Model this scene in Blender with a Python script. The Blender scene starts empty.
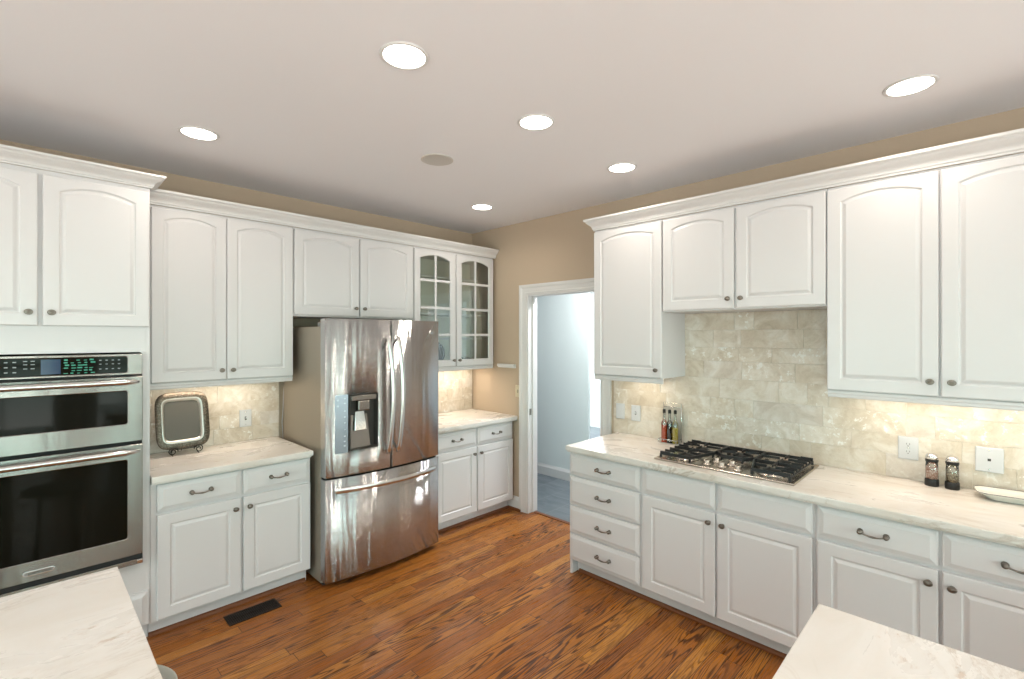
import bpy, bmesh, math, random
from mathutils import Vector, Matrix
PI = math.pi
R = math.radians
S = bpy.context.scene
COL = S.collection
random.seed(7)

# ------------------------------------------------------------------ camera
cam_d = bpy.data.cameras.new('camera')
cam = bpy.data.objects.new('camera', cam_d); COL.objects.link(cam); S.camera = cam
cam_d.sensor_fit = 'HORIZONTAL'; cam_d.sensor_width = 36.0
cam_d.lens = 36.0 * 480 / 1024
cam_d.shift_y = -3.0 / 1024
cam_d.clip_start = 0.05
cam.location = (-3.334, -3.883, 1.685)
cam.rotation_euler = (R(90), 0, math.atan2(473, 480) - R(90))

# ------------------------------------------------------------------ view
S.view_settings.view_transform = 'Standard'
S.view_settings.look = 'None'
S.view_settings.exposure = 0.13
S.view_settings.gamma = 1.0
S.view_settings.use_curve_mapping = False

# ------------------------------------------------------------------ node helpers
class NT:
    def __init__(s, tree):
        s.t = tree
    def n(s, typ, ins=None, **props):
        nd = s.t.nodes.new('ShaderNode' + typ)
        for k, v in props.items():
            setattr(nd, k, v)
        if ins:
            for k, v in ins.items():
                s.set(nd, k, v)
        return nd
    def set(s, nd, k, v):
        sock = nd.inputs[k]
        if isinstance(v, bpy.types.NodeSocket):
            s.t.links.new(v, sock)
        elif isinstance(v, bpy.types.Node):
            s.t.links.new(v.outputs[0], sock)
        else:
            sock.default_value = v
    def math(s, op, a, b=None, c=None):
        nd = s.n('Math', operation=op)
        s.set(nd, 0, a)
        if b is not None: s.set(nd, 1, b)
        if c is not None: s.set(nd, 2, c)
        return nd.outputs[0]
    def ramp(s, fac, stops, interp='LINEAR'):
        nd = s.n('ValToRGB')
        cr = nd.color_ramp; cr.interpolation = interp
        while len(cr.elements) < len(stops): cr.elements.new(0.5)
        for e, (p, c) in zip(cr.elements, stops):
            e.position = p
            e.color = (c, c, c, 1) if isinstance(c, (int, float)) else (*c, 1)
        s.set(nd, 0, fac)
        return nd.outputs[0]
    def mix(s, fac, a, b, mode='MIX'):
        nd = s.n('Mix', data_type='RGBA', blend_type=mode)
        def col(v): return (*v, 1) if isinstance(v, tuple) and len(v) == 3 else v
        s.set(nd, 0, fac); s.set(nd, 6, col(a)); s.set(nd, 7, col(b))
        return nd.outputs[2]

# ------------------------------------------------------------------ world: bright sky over a green garden seen in window reflections
world = bpy.data.worlds.new('world'); S.world = world; world.use_nodes = True
wt = NT(world.node_tree); wt.t.nodes.clear()
wo = wt.n('OutputWorld')
geo = wt.n('NewGeometry')
sep = wt.n('SeparateXYZ', {0: geo.outputs['Incoming']})
zz = wt.math('MULTIPLY', sep.outputs[2], -1.0)
wcol = wt.ramp(wt.math('MULTIPLY_ADD', zz, 0.5, 0.5), [(0.0, (0.92, 0.85, 0.83)), (0.42, (0.92, 0.86, 0.85)), (0.47, (0.44, 0.58, 0.54)), (0.56, (0.46, 0.80, 0.78)), (0.64, (0.95, 0.95, 1.0)), (1.0, (0.90, 0.90, 1.0))])  # lowest stops: unseen ground, brightened to light the ceiling through the windows
bgn = wt.n('Background', {0: wcol, 1: 11.0})
wt.set(wo, 0, bgn)

# ------------------------------------------------------------------ portals of the added windows, and lamps
def area(name, loc, rot, sx, sy, power, color, spread=180, portal=False, shape='RECTANGLE', cls='AREA'):
    l = bpy.data.lights.new(name, 'AREA'); l.shape = shape
    l.size = sx
    if shape in ('RECTANGLE', 'ELLIPSE'): l.size_y = sy
    l.energy = power; l.color = color; l.spread = R(spread)
    o = bpy.data.objects.new(name, l); COL.objects.link(o)
    o.location = loc; o.rotation_euler = rot
    if portal: l.cycles.is_portal = True
    return o
SOUTH_Y, WEST_X, EAST_X = -7.0, -6.4, 0.03
CEIL = 2.785
ADDED_SOUTH_WIN = [(-5.9, -4.6), (-4.1, -3.0), (-2.6, -1.9), (-1.65, -0.95), (-0.70, -0.15)]  # windows out of view, added to supply daylight and reflected streaks
ADDED_WEST_WIN = [(-5.9, -4.3), (-3.3, -1.7)]
ADDED_EAST_WIN = [(-6.6, -5.2)]
WZ0, WZ1 = 0.12, 2.42
DAY = (0.86, 0.94, 1.0)
for i, (a, b) in enumerate(ADDED_SOUTH_WIN):
    area('window_portal', ((a+b)/2, SOUTH_Y - 0.02, (WZ0+WZ1)/2), (R(90), 0, 0), b-a, WZ1-WZ0, 1, (1, 1, 1), portal=True)
for i, (a, b) in enumerate(ADDED_WEST_WIN):
    area('window_portal', (WEST_X - 0.02, (a+b)/2, (WZ0+WZ1)/2), (R(90), 0, R(-90)), b-a, WZ1-WZ0, 1, (1, 1, 1), portal=True)

for i, (a, b) in enumerate(ADDED_EAST_WIN):
    area('window_portal', (EAST_X + 0.14, (a+b)/2, (WZ0+WZ1)/2), (R(90), 0, R(90)), b-a, WZ1-WZ0, 1, (1, 1, 1), portal=True)

CANS = [(-2.29, -2.262), (-2.673, -0.855), (-1.494, -2.243), (-0.609, -3.649), (-0.607, -2.2), (-0.612, -0.844),
        (-2.4, -3.8), (-3.9, -2.3), (-4.0, -0.9), (-1.5, -4.9), (-3.4, -5.4)]
CAN_W = 2.6
UC_W = 0.95

# ------------------------------------------------------------------ materials
MATS = {}
def mat(name, color=(0.8, 0.8, 0.8), rough=0.5, metal=0.0, spec=0.5, coat=0.0, emit=None, estr=0.0, trans=0.0, ior=1.45, fn=None):
    m = bpy.data.materials.new(name); m.use_nodes = True
    t = NT(m.node_tree); b = t.t.nodes['Principled BSDF']
    b.inputs['Base Color'].default_value = (*color, 1)
    b.inputs['Roughness'].default_value = rough
    b.inputs['Metallic'].default_value = metal
    b.inputs['Specular IOR Level'].default_value = spec
    b.inputs['Coat Weight'].default_value = coat
    b.inputs['IOR'].default_value = ior
    b.inputs['Transmission Weight'].default_value = trans
    if emit:
        b.inputs['Emission Color'].default_value = (*emit, 1)
        b.inputs['Emission Strength'].default_value = estr
    if fn: fn(t, b)
    MATS[name] = m
    return m
def objco(t, scale=(1, 1, 1), world=False):
    tc = t.n('TexCoord')
    src = tc.outputs['Object']
    if world:
        src = t.n('NewGeometry').outputs['Position']
    return t.n('Mapping', {0: src, 3: scale}).outputs[0]
def f_paint(amount=0.02, sc=180, dist=0.0006):
    def f(t, b):
        v = objco(t)
        n = t.n('TexNoise', {0: v, 'Scale': sc, 'Detail': 2})
        bp = t.n('Bump', {'Strength': amount, 'Distance': dist, 'Height': n.outputs[0]})
        t.set(b, 'Normal', bp.outputs[0])
    return f
mat('white_lacquer', (0.665, 0.652, 0.655), 0.32, fn=f_paint(0.15, 60, 0.0004))
mat('white_trim', (0.68, 0.67, 0.66), 0.4, fn=f_paint(0.15, 60, 0.0004))
mat('ceiling_paint', (0.82, 0.81, 0.825), 0.9, spec=0.2, fn=f_paint(0.3, 250, 0.0005))
mat('tan_paint', (0.50, 0.398, 0.298), 0.75, spec=0.25, fn=f_paint(0.35, 220, 0.0006))
mat('cream_paint', (0.78, 0.765, 0.745), 0.8, spec=0.2)  # pale paint given to the unseen rear walls to bounce daylight
mat('aqua_paint', (0.70, 0.75, 0.75), 0.75, spec=0.25, fn=f_paint(0.35, 220, 0.0006))
mat('pewter', (0.21, 0.185, 0.16), 0.30, 0.95)
mat('black_iron', (0.012, 0.012, 0.013), 0.42, 0.0, 0.5, fn=f_paint(0.5, 300, 0.0006))
mat('wire_black', (0.03, 0.025, 0.022), 0.4, 0.7)
mat('dark_gap', (0.02, 0.02, 0.02), 0.8)
mat('white_plastic', (0.60, 0.60, 0.615), 0.3)
mat('ivory_plastic', (0.66, 0.58, 0.42), 0.35)
mat('slot_dark', (0.04, 0.035, 0.03), 0.5)
mat('chrome', (0.75, 0.75, 0.75), 0.12, 1.0)
mat('black_glass', (0.008, 0.0075, 0.005), 0.05, 0.0, 0.12)
mat('lens_glow', (1, 1, 1), 0.5, emit=(1.0, 0.94, 0.86), estr=9.0)
mat('strip_glow', (1, 1, 1), 0.5, emit=(1.0, 0.9, 0.75), estr=5.0)
mat('lcd_blue', (0.005, 0.012, 0.03), 0.1, emit=(0.02, 0.07, 0.22), estr=0.22)
mat('print_white', (0.33, 0.35, 0.36), 0.5)
mat('print_teal', (0.02, 0.20, 0.13), 0.3, emit=(0.05, 0.5, 0.33), estr=0.14)  # window reflection put into colour and a dim glow
mat('speaker_mesh', (0.56, 0.53, 0.49), 0.7)
mat('dark_bronze', (0.03, 0.02, 0.015), 0.45, 0.6)
mat('stool_grey', (0.42, 0.44, 0.40), 0.5)
mat('stool_steel', (0.5, 0.5, 0.5), 0.3, 1.0)
mat('ceramic', (0.78, 0.76, 0.70), 0.15, coat=0.3)
mat('ceramic_rim', (0.10, 0.10, 0.10), 0.3)
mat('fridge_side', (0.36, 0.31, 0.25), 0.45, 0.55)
mat('hinge_grey', (0.22, 0.21, 0.20), 0.5)
mat('red_vinegar', (0.70, 0.085, 0.02), 0.12, coat=0.6)
mat('dark_vinegar', (0.018, 0.008, 0.006), 0.08, coat=0.6)
mat('yellow_oil', (0.55, 0.40, 0.03), 0.12, coat=0.6)
mat('stopper_black', (0.01, 0.01, 0.01), 0.4)
mat('salt_pink', (0.62, 0.33, 0.26), 0.8, fn=lambda t, b: t.set(b, 'Base Color', t.ramp(t.n('TexVoronoi', {0: objco(t), 'Scale': 260}).outputs[1], [(0.2, (0.45, 0.17, 0.12)), (0.8, (0.80, 0.62, 0.55))])))
mat('pepper_corn', (0.3, 0.22, 0.14), 0.8, fn=lambda t, b: t.set(b, 'Base Color', t.ramp(t.n('TexVoronoi', {0: objco(t), 'Scale': 260}).outputs[1], [(0.2, (0.12, 0.07, 0.04)), (0.8, (0.50, 0.40, 0.26))])))
mat('blue_pattern', (0.05, 0.08, 0.15), 0.15, fn=lambda t, b: t.set(b, 'Base Color', t.ramp(t.n('TexWave', {0: objco(t), 'Scale': 14, 'Distortion': 6}, wave_type='RINGS', rings_direction='Y').outputs[0], [(0.6, (0.006, 0.008, 0.016)), (0.95, (0.12, 0.15, 0.20))])))
mat('cabinet_inside', (0.80, 0.79, 0.70), 0.5)

def glass_mat(name, tint, alpha_refl=0.12):
    m = bpy.data.materials.new(name); m.use_nodes = True
    t = NT(m.node_tree); t.t.nodes.clear()
    o = t.n('OutputMaterial')
    tr = t.n('BsdfTransparent', {0: (*tint, 1)})
    gl = t.n('BsdfGlossy', {0: (1, 1, 1, 1), 1: 0.03})
    fr = t.n('Fresnel', {0: 1.5})
    k = t.math('MULTIPLY_ADD', fr.outputs[0], 0.9, alpha_refl * 0.2)
    t.set(o, 0, t.n('MixShader', {0: k, 1: tr, 2: gl}))
    MATS[name] = m
glass_mat('pane_glass', (0.93, 0.96, 0.94))
glass_mat('jar_glass', (0.90, 0.92, 0.90), 0.4)

def f_steel(k=0.5, rough=0.13, wob=0.006):
    # brushed sheet steel: microscopic horizontal grooves tilt the normal up and down at random
    def f(t, b):
        b.inputs['Roughness'].default_value = rough
        big = t.n('TexNoise', {0: objco(t, (10.0, 1, 0.7)), 'Scale': 1.3, 'Detail': 1.5})
        bp = t.n('Bump', {'Strength': 0.35, 'Distance': wob, 'Height': big.outputs[0]})
        pos = t.n('NewGeometry').outputs['Position']
        acc = None
        for sc in (7919.0, 5431.0):
            w = t.n('TexWhiteNoise', {0: t.n('VectorMath', {0: pos, 3: sc}, operation='SCALE').outputs[0]}, noise_dimensions='3D')
            acc = w.outputs[0] if acc is None else t.math('ADD', acc, w.outputs[0])
        tilt = t.n('CombineXYZ', {2: t.math('MULTIPLY', t.math('SUBTRACT', acc, 1.0), k)})
        nn = t.n('VectorMath', {0: bp.outputs[0], 1: tilt.outputs[0]}, operation='ADD')
        t.set(b, 'Normal', t.n('VectorMath', {0: nn.outputs[0]}, operation='NORMALIZE').outputs[0])
    return f
mat('brushed_steel', (0.565, 0.565, 0.565), 0.22, 1.0, fn=f_steel(1.05, 0.09, 0.013))
mat('oven_steel', (0.31, 0.28, 0.26), 0.25, 1.0, fn=f_steel(0.35, 0.16, 0.004))
mat('handle_steel', (0.68, 0.66, 0.64), 0.24, 1.0)
mat('cooktop_steel', (0.50, 0.45, 0.40), 0.26, 1.0)
mat('rack_panel', (0.55, 0.50, 0.44), 0.35, 0.4)

def f_marble(t, b):
    v = objco(t, (1.0, 2.4, 2.4))
    n1 = t.n('TexNoise', {0: v, 'Scale': 1.9, 'Detail': 7, 'Roughness': 0.6, 'Distortion': 0.8})
    n2 = t.n('TexNoise', {0: v, 'Scale': 2.4, 'Detail': 8, 'Roughness': 0.66, 'Distortion': 1.4})
    base = t.ramp(n1.outputs[0], [(0.28, (0.60, 0.53, 0.46)), (0.42, (0.69, 0.645, 0.595)), (0.55, (0.735, 0.70, 0.665)), (0.72, (0.70, 0.66, 0.62))])
    vein = t.math('ABSOLUTE', t.math('SUBTRACT', n2.outputs[0], 0.5))
    vm = t.ramp(vein, [(0.0, 1.0), (0.010, 0.55), (0.04, 0.0)])
    gate = t.ramp(t.n('TexNoise', {0: v, 'Scale': 1.3, 'Detail': 2}).outputs[0], [(0.46, 0.0), (0.62, 0.8)])
    c = t.mix(t.math('MULTIPLY', vm, gate), base, (0.40, 0.32, 0.25))
    fl = t.n('TexNoise', {0: objco(t, (1, 1.8, 1)), 'Scale': 16, 'Detail': 5, 'Roughness': 0.7})
    g2 = t.ramp(t.n('TexNoise', {0: v, 'Scale': 2.1, 'Detail': 2}).outputs[0], [(0.52, 0.0), (0.62, 0.75)])
    c = t.mix(t.math('MULTIPLY', t.ramp(fl.outputs[0], [(0.60, 0.0), (0.67, 1.0)]), g2), c, (0.47, 0.36, 0.28))
    t.set(b, 'Base Color', c)
    t.set(b, 'Roughness', t.ramp(n1.outputs[0], [(0.3, 0.34), (0.7, 0.24)]))
mat('marble', (0.8, 0.77, 0.72), 0.25, fn=f_marble)

def f_tile(t, b):
    at = t.n('Attribute', attribute_name='tone')
    tone = at.outputs['Color']
    sp = t.n('SeparateColor', {0: tone})
    v = objco(t)
    off = t.n('VectorMath', {0: v, 1: tone}, operation='ADD')
    n1 = t.n('TexNoise', {0: off.outputs[0], 'Scale': 7, 'Detail': 7, 'Roughness': 0.65, 'Distortion': 1.0})
    n2 = t.n('TexNoise', {0: off.outputs[0], 'Scale': 26, 'Detail': 5, 'Roughness': 0.7})
    base = t.ramp(sp.outputs[0], [(0.0, (0.56, 0.47, 0.37)), (0.45, (0.62, 0.54, 0.445)), (0.8, (0.68, 0.61, 0.53)), (1.0, (0.62, 0.565, 0.535))])
    mot = t.ramp(n1.outputs[0], [(0.32, (0.45, 0.35, 0.25)), (0.48, (0.64, 0.56, 0.465)), (0.64, (0.84, 0.80, 0.75))])
    c = t.mix(0.5, base, mot)
    rust = t.math('MULTIPLY', t.ramp(n1.outputs[0], [(0.66, 0.0), (0.74, 1.0)]), t.ramp(sp.outputs[1], [(0.80, 0.0), (0.9, 0.8)]))
    c = t.mix(rust, c, (0.48, 0.27, 0.17))
    ice = t.math('MULTIPLY', t.ramp(n2.outputs[0], [(0.56, 0.0), (0.62, 1.0)]), t.ramp(sp.outputs[2], [(0.5, 0.0), (0.75, 0.8)]))
    c = t.mix(ice, c, (0.86, 0.85, 0.82))
    t.set(b, 'Base Color', c)
    h = t.math('ADD', n1.outputs[0], t.math('MULTIPLY', n2.outputs[0], 0.4))
    bp = t.n('Bump', {'Strength': 0.75, 'Distance': 0.006, 'Height': h})
    t.set(b, 'Normal', bp.outputs[0])
    t.set(b, 'Roughness', t.ramp(n2.outputs[0], [(0.4, 0.22), (0.6, 0.5)]))
mat('stone_tile', (0.7, 0.65, 0.55), 0.4, fn=f_tile)
mat('grout', (0.78, 0.74, 0.68), 0.9)

def f_oak(t, b):
    W, L = 0.079, 1.15
    p = t.n('NewGeometry').outputs['Position']
    s = t.n('SeparateXYZ', {0: p})
    x, y = s.outputs[0], s.outputs[1]
    ry = t.math('DIVIDE', y, W)
    row = t.math('FLOOR', ry)
    wn = t.n('TexWhiteNoise', {'W': row}, noise_dimensions='1D')
    rx = t.math('DIVIDE', t.math('MULTIPLY_ADD', wn.outputs[0], 7.3, x), L)
    colm = t.math('FLOOR', rx)
    idv = t.n('CombineXYZ', {0: row, 1: colm, 2: 0.0})
    rn = t.n('TexWhiteNoise', {0: idv.outputs[0]}, noise_dimensions='3D')
    rc = t.n('SeparateColor', {0: rn.outputs[1]})
    fy = t.math('FRACT', ry); fx = t.math('FRACT', rx)
    ey = t.math('MINIMUM', fy, t.math('SUBTRACT', 1.0, fy))
    ex = t.math('MULTIPLY', t.math('MINIMUM', fx, t.math('SUBTRACT', 1.0, fx)), L / W)
    edge = t.math('MINIMUM', ey, ex)
    gap = t.ramp(edge, [(0.0, 1.0), (0.012, 0.8), (0.03, 0.0)])
    # growth rings cut by the plank: contour lines of a stretched noise field, different for every plank
    gx = t.math('MULTIPLY_ADD', rc.outputs[0], 37.0, t.math('MULTIPLY', x, 0.55))
    gy = t.math('MULTIPLY_ADD', rc.outputs[1], 53.0, t.math('MULTIPLY', y, 7.5))
    gv = t.n('CombineXYZ', {0: gx, 1: gy, 2: t.math('MULTIPLY', rc.outputs[2], 19.0)})
    field = t.n('TexNoise', {0: gv.outputs[0], 'Scale': 1.25, 'Detail': 2.5, 'Roughness': 0.45, 'Distortion': 0.25})
    rings = t.math('SINE', t.math('MULTIPLY', field.outputs[0], 150.0))
    rm = t.ramp(t.math('MULTIPLY_ADD', rings, 0.5, 0.5), [(0.0, 1.0), (0.22, 0.7), (0.50, 0.0)])
    fv = t.n('CombineXYZ', {0: t.math('MULTIPLY', x, 6.0), 1: t.math('MULTIPLY', y, 210.0), 2: row})
    fine = t.n('TexNoise', {0: fv.outputs[0], 'Scale': 1.0, 'Detail': 4, 'Roughness': 0.6})
    base = t.ramp(rc.outputs[2], [(0.0, (0.33, 0.105, 0.014)), (0.3, (0.41, 0.142, 0.020)), (0.65, (0.49, 0.185, 0.028)), (1.0, (0.58, 0.255, 0.045))])
    big = t.n('TexNoise', {0: gv.outputs[0], 'Scale': 0.6, 'Detail': 2})
    c = t.mix(t.ramp(big.outputs[0], [(0.35, 0.0), (0.65, 0.35)]), base, (0.27, 0.095, 0.028))
    c = t.mix(t.math('MULTIPLY', rm, t.ramp(rc.outputs[0], [(0.3, 0.35), (0.5, 0.95)])), c, (0.060, 0.018, 0.006))
    c = t.mix(t.ramp(fine.outputs[0], [(0.40, 0.5), (0.58, 0.0)]), c, (0.10, 0.032, 0.011))
    c = t.mix(gap, c, (0.030, 0.012, 0.006))
    t.set(b, 'Base Color', c)
    hh = t.math('SUBTRACT', t.math('MULTIPLY', fine.outputs[0], 0.3), t.math('ADD', gap, t.math('MULTIPLY', rm, 0.2)))
    bp = t.n('Bump', {'Strength': 0.35, 'Distance': 0.0012, 'Height': hh})
    t.set(b, 'Normal', bp.outputs[0])
    t.set(b, 'Roughness', t.ramp(fine.outputs[0], [(0.3, 0.36), (0.7, 0.24)]))
mat('oak_floor', (0.3, 0.12, 0.04), 0.28, spec=0.4, fn=f_oak)
mat('shoe_wood', (0.17, 0.055, 0.018), 0.35)

def f_slate(t, b):
    v = objco(t, (1, 1, 1), world=True)
    br = t.n('TexBrick', {0: v, 'Color1': (0.09, 0.11, 0.13, 1), 'Color2': (0.14, 0.165, 0.185, 1), 'Mortar': (0.19, 0.21, 0.225, 1), 'Scale': 1.0, 'Mortar Size': 0.004, 'Brick Width': 0.6, 'Row Height': 0.30})
    n = t.n('TexNoise', {0: objco(t, (5, 1.6, 1), world=True), 'Scale': 2.2, 'Detail': 6, 'Distortion': 1.0})
    c = t.mix(t.ramp(n.outputs[0], [(0.4, 0.0), (0.7, 0.55)]), br.outputs[0], (0.22, 0.245, 0.265))
    t.set(b, 'Base Color', c)
mat('slate_tile', (0.25, 0.3, 0.33), 0.35, fn=f_slate)

def f_hammer(t, b):
    v = t.n('TexVoronoi', {0: objco(t), 'Scale': 95})
    bp = t.n('Bump', {'Strength': 0.6, 'Distance': 0.002, 'Height': v.outputs[0]})
    t.set(b, 'Normal', bp.outputs[0])
    t.set(b, 'Base Color', t.ramp(v.outputs[0], [(0.0, (0.26, 0.22, 0.18)), (0.6, (0.11, 0.09, 0.07))]))
mat('hammered_rim', (0.2, 0.17, 0.14), 0.38, 0.85, fn=f_hammer)
mat('plate_center', (0.13, 0.118, 0.102), 0.5, 0.6)
mat('plate_bevel', (0.62, 0.60, 0.56), 0.32, 1.0)

# ------------------------------------------------------------------ object helpers
def tag(o, label=None, cat=None, group=None, kind=None):
    if label: o['label'] = label
    if cat: o['category'] = cat
    if group: o['group'] = group
    if kind: o['kind'] = kind
    return o
def thing(name, label, cat, loc=(0, 0, 0), rz=0.0, group=None):
    o = bpy.data.objects.new(name, None); COL.objects.link(o)
    o.location = loc; o.rotation_euler = (0, 0, rz); o.empty_display_size = 0.1
    return tag(o, label, cat, group)
class MB:
    def __init__(s):
        s.v = []; s.f = []; s.sm = []; s.tone = None
    def add(s, verts, faces, smooth=False):
        k = len(s.v); s.v += [tuple(p) for p in verts]
        s.f += [tuple(k + i for i in f) for f in faces]; s.sm += [smooth] * len(faces)
        return s
    def box(s, x0, x1, y0, y1, z0, z1):
        if x0 > x1: x0, x1 = x1, x0
        if y0 > y1: y0, y1 = y1, y0
        if z0 > z1: z0, z1 = z1, z0
        v = [(x0, y0, z0), (x1, y0, z0), (x1, y1, z0), (x0, y1, z0), (x0, y0, z1), (x1, y0, z1), (x1, y1, z1), (x0, y1, z1)]
        return s.add(v, [(0, 3, 2, 1), (4, 5, 6, 7), (0, 1, 5, 4), (1, 2, 6, 5), (2, 3, 7, 6), (3, 0, 4, 7)])
    def rings(s, rings, cap0=True, cap1=True, closed=True, smooth=False):
        n = len(rings[0]); v = []; f = []
        for r in rings: v += r
        for i in range(len(rings) - 1):
            for j in range(n if closed else n - 1):
                a = i * n + j; b = i * n + (j + 1) % n
                f.append((a, b, b + n, a + n))
        if cap0: f.append(tuple(reversed(range(n))))
        if cap1: f.append(tuple(range((len(rings) - 1) * n, len(rings) * n)))
        return s.add(v, f, smooth)
    def lathe(s, prof, origin=(0, 0, 0), axis='z', seg=24, sx=1.0, sy=1.0, smooth=True):
        rr = []
        for r, h in prof:
            ring = []
            for k in range(seg):
                a = 2 * PI * k / seg; c, d = math.cos(a) * r * sx, math.sin(a) * r * sy
                p = {'z': (c, d, h), 'y': (c, -h, d), 'x': (h, c, d)}[axis]
                ring.append((p[0] + origin[0], p[1] + origin[1], p[2] + origin[2]))
            rr.append(ring)
        return s.rings(rr, smooth=smooth)
    def tube(s, pts, r, seg=10, closed=False):
        pts = [Vector(p) for p in pts]; n = len(pts)
        rad = r if isinstance(r, (list, tuple)) else [r] * n
        rr = []; prev = None
        for i, p in enumerate(pts):
            if closed: d = pts[(i + 1) % n] - pts[i - 1]
            else: d = pts[min(i + 1, n - 1)] - pts[max(i - 1, 0)]
            d.normalize()
            if prev is None:
                up = Vector((0, 0, 1)) if abs(d.z) < 0.9 else Vector((1, 0, 0))
                u = d.cross(up).normalized()
            else:
                u = (prev - d * prev.dot(d)).normalized()
            prev = u; w = d.cross(u)
            rr.append([tuple(p + (u * math.cos(2 * PI * k / seg) + w * math.sin(2 * PI * k / seg)) * rad[i]) for k in range(seg)])
        if closed: rr.append(rr[0]); return s.rings(rr, False, False, smooth=True)
        return s.rings(rr, smooth=True)
    def obj(s, name, m, parent=None, bevel=0.0, loc=(0, 0, 0), rot=(0, 0, 0), auto=True, seg=2):
        me = bpy.data.meshes.new(name); me.from_pydata(s.v, [], s.f); me.update()
        bm = bmesh.new(); bm.from_mesh(me)
        bmesh.ops.recalc_face_normals(bm, faces=bm.faces); bm.to_mesh(me); bm.free()
        for i, p in enumerate(me.polygons): p.use_smooth = s.sm[i]
        ms = m if isinstance(m, (list, tuple)) else [m]
        for q in ms: me.materials.append(MATS[q])
        o = bpy.data.objects.new(name, me); COL.objects.link(o)
        o.location = loc; o.rotation_euler = rot
        if parent is not None: o.parent = parent
        if bevel:
            bv = o.modifiers.new('edge', 'BEVEL'); bv.width = bevel; bv.segments = seg; bv.limit_method = 'ANGLE'; bv.angle_limit = R(35)
            bv.harden_normals = False
        return o
def struct(o): o['kind'] = 'structure'; return o
def sweep(path, prof, closed_prof=True):
    """path: 2-D points; prof: (offset to the right of the path, z)."""
    P = [Vector(p) for p in path]; n = len(P); rr = []
    for i in range(n):
        ds = []
        if i > 0: ds.append((P[i] - P[i-1]).normalized())
        if i < n - 1: ds.append((P[i+1] - P[i]).normalized())
        ns = [Vector((d.y, -d.x)) for d in ds]
        m = ns[0] if len(ns) == 1 else (ns[0] + ns[1]).normalized() / max(0.2, math.cos(ns[0].angle(ns[1]) / 2))
        rr.append([(P[i].x + m.x * o, P[i].y + m.y * o, z) for o, z in prof])
    return rr

# ------------------------------------------------------------------ cabinet parts (local frame: x to the right, front faces -y, z up)
def front_rings(x0, x1, z0, z1, yf, th, prof, frame, arch, n=15):
    """Raised panel front. prof = list of (inset from the panel opening, depth behind the front face)."""
    ox0, ox1, oz0 = x0 + frame, x1 - frame, z0 + frame
    w = ox1 - ox0
    ztop = z1 - frame * (0.62 if arch else 1.0)
    def top(x, d):
        if not arch: return ztop - d
        # circular arc through the shoulders, highest in the middle
        h = arch; half = w / 2
        r = (half * half + h * h) / (2 * h)
        cx = (ox0 + ox1) / 2
        rd = r - d
        return (ztop - r) + math.sqrt(max(1e-9, rd * rd - (x - cx) ** 2))
    rings = []
    def outer(i, y):
        a0, a1, b0, b1 = x0 + i, x1 - i, z0 + i, z1 - i
        return [(a0, y, b0), (a1, y, b0)] + [(a1 + (a0 - a1) * k / (n - 1), y, b1) for k in range(n)]
    def inner(d, y):
        a0, a1 = ox0 + d, ox1 - d
        return [(a0, y, oz0 + d), (a1, y, oz0 + d)] + [(a1 + (a0 - a1) * k / (n - 1), y, top(a1 + (a0 - a1) * k / (n - 1), d)) for k in range(n)]
    rings.append(outer(0, yf + th)); rings.append(outer(0, yf + 0.005)); rings.append(outer(0.0015, yf + 0.0015)); rings.append(outer(0.005, yf))
    for d, dep in prof: rings.append(inner(d, yf + dep))
    return rings
PANEL = [(0.0, 0.0), (0.002, 0.0010), (0.006, 0.0062), (0.009, 0.0068), (0.013, 0.0062), (0.024, 0.0016), (0.027, 0.0008), (0.028, 0.0008)]
def door_front(x0, x1, z0, z1, yf, parent, arch=0.0, name='door', frame=0.058):
    x0 -= 0.002; x1 += 0.002; z1 += 0.002
    m = MB(); m.rings(front_rings(x0, x1, z0, z1, yf, 0.019, PANEL, frame, arch))
    return m.obj(name, 'white_lacquer', parent)
def drawer_front(x0, x1, z0, z1, yf, parent, name='drawer'):
    x0 -= 0.002; x1 += 0.002; z0 -= 0.002
    m = MB()
    def r(i, y): return [(x0+i, y, z0+i), (x1-i, y, z0+i), (x1-i, y, z1-i), (x0+i, y, z1-i)]
    m.rings([r(0, yf+0.019), r(0, yf+0.0095), r(0.002, yf+0.0075), r(0.009, yf+0.0068), r(0.024, yf+0.0016), r(0.027, yf+0.0002), r(0.030, yf)])
    return m.obj(name, 'white_lacquer', parent)
def knob(x, z, yf, parent):
    m = MB()
    m.lathe([(0.0, 0.0), (0.010, 0.0), (0.010, 0.002), (0.006, 0.004), (0.0052, 0.012), (0.009, 0.015), (0.0155, 0.0175), (0.0165, 0.0205), (0.0150, 0.0240), (0.0120, 0.0255), (0.0105, 0.0245), (0.0080, 0.0262), (0.004, 0.0275), (0.0, 0.0278)], (x, yf, z), 'y', 20, sx=1.0, sy=0.86)
    return m.obj('knob', 'pewter', parent)
def pull(x, z, yf, parent, half=0.048):
    m = MB()
    for s in (-1, 1):
        m.lathe([(0, 0), (0.0115, 0), (0.0125, 0.003), (0.0075, 0.006), (0.006, 0.012), (0.0085, 0.015), (0.0115, 0.019), (0.0115, 0.023), (0.008, 0.027), (0, 0.028)], (x + s * half, yf, z), 'y', 16)
    pts = []; rad = []
    for k in range(15):
        t = -1 + 2 * k / 14
        pts.append((x + t * half, yf - 0.021 - 0.004 * (1 - t * t), z - 0.010 * (1 - t * t)))
        rad.append(0.0034 + 0.0016 * math.exp(-(t / 0.25) ** 2) + 0.0018 * abs(t) ** 6)
    m.tube(pts, rad, 10)
    return m.obj('pull', 'pewter', parent)
BF, BD = -0.600, -0.620     # base carcass front, base door front plane
UF, UD = -0.325, -0.345     # upper carcass front, upper door front plane
BACK = 0.027
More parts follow.
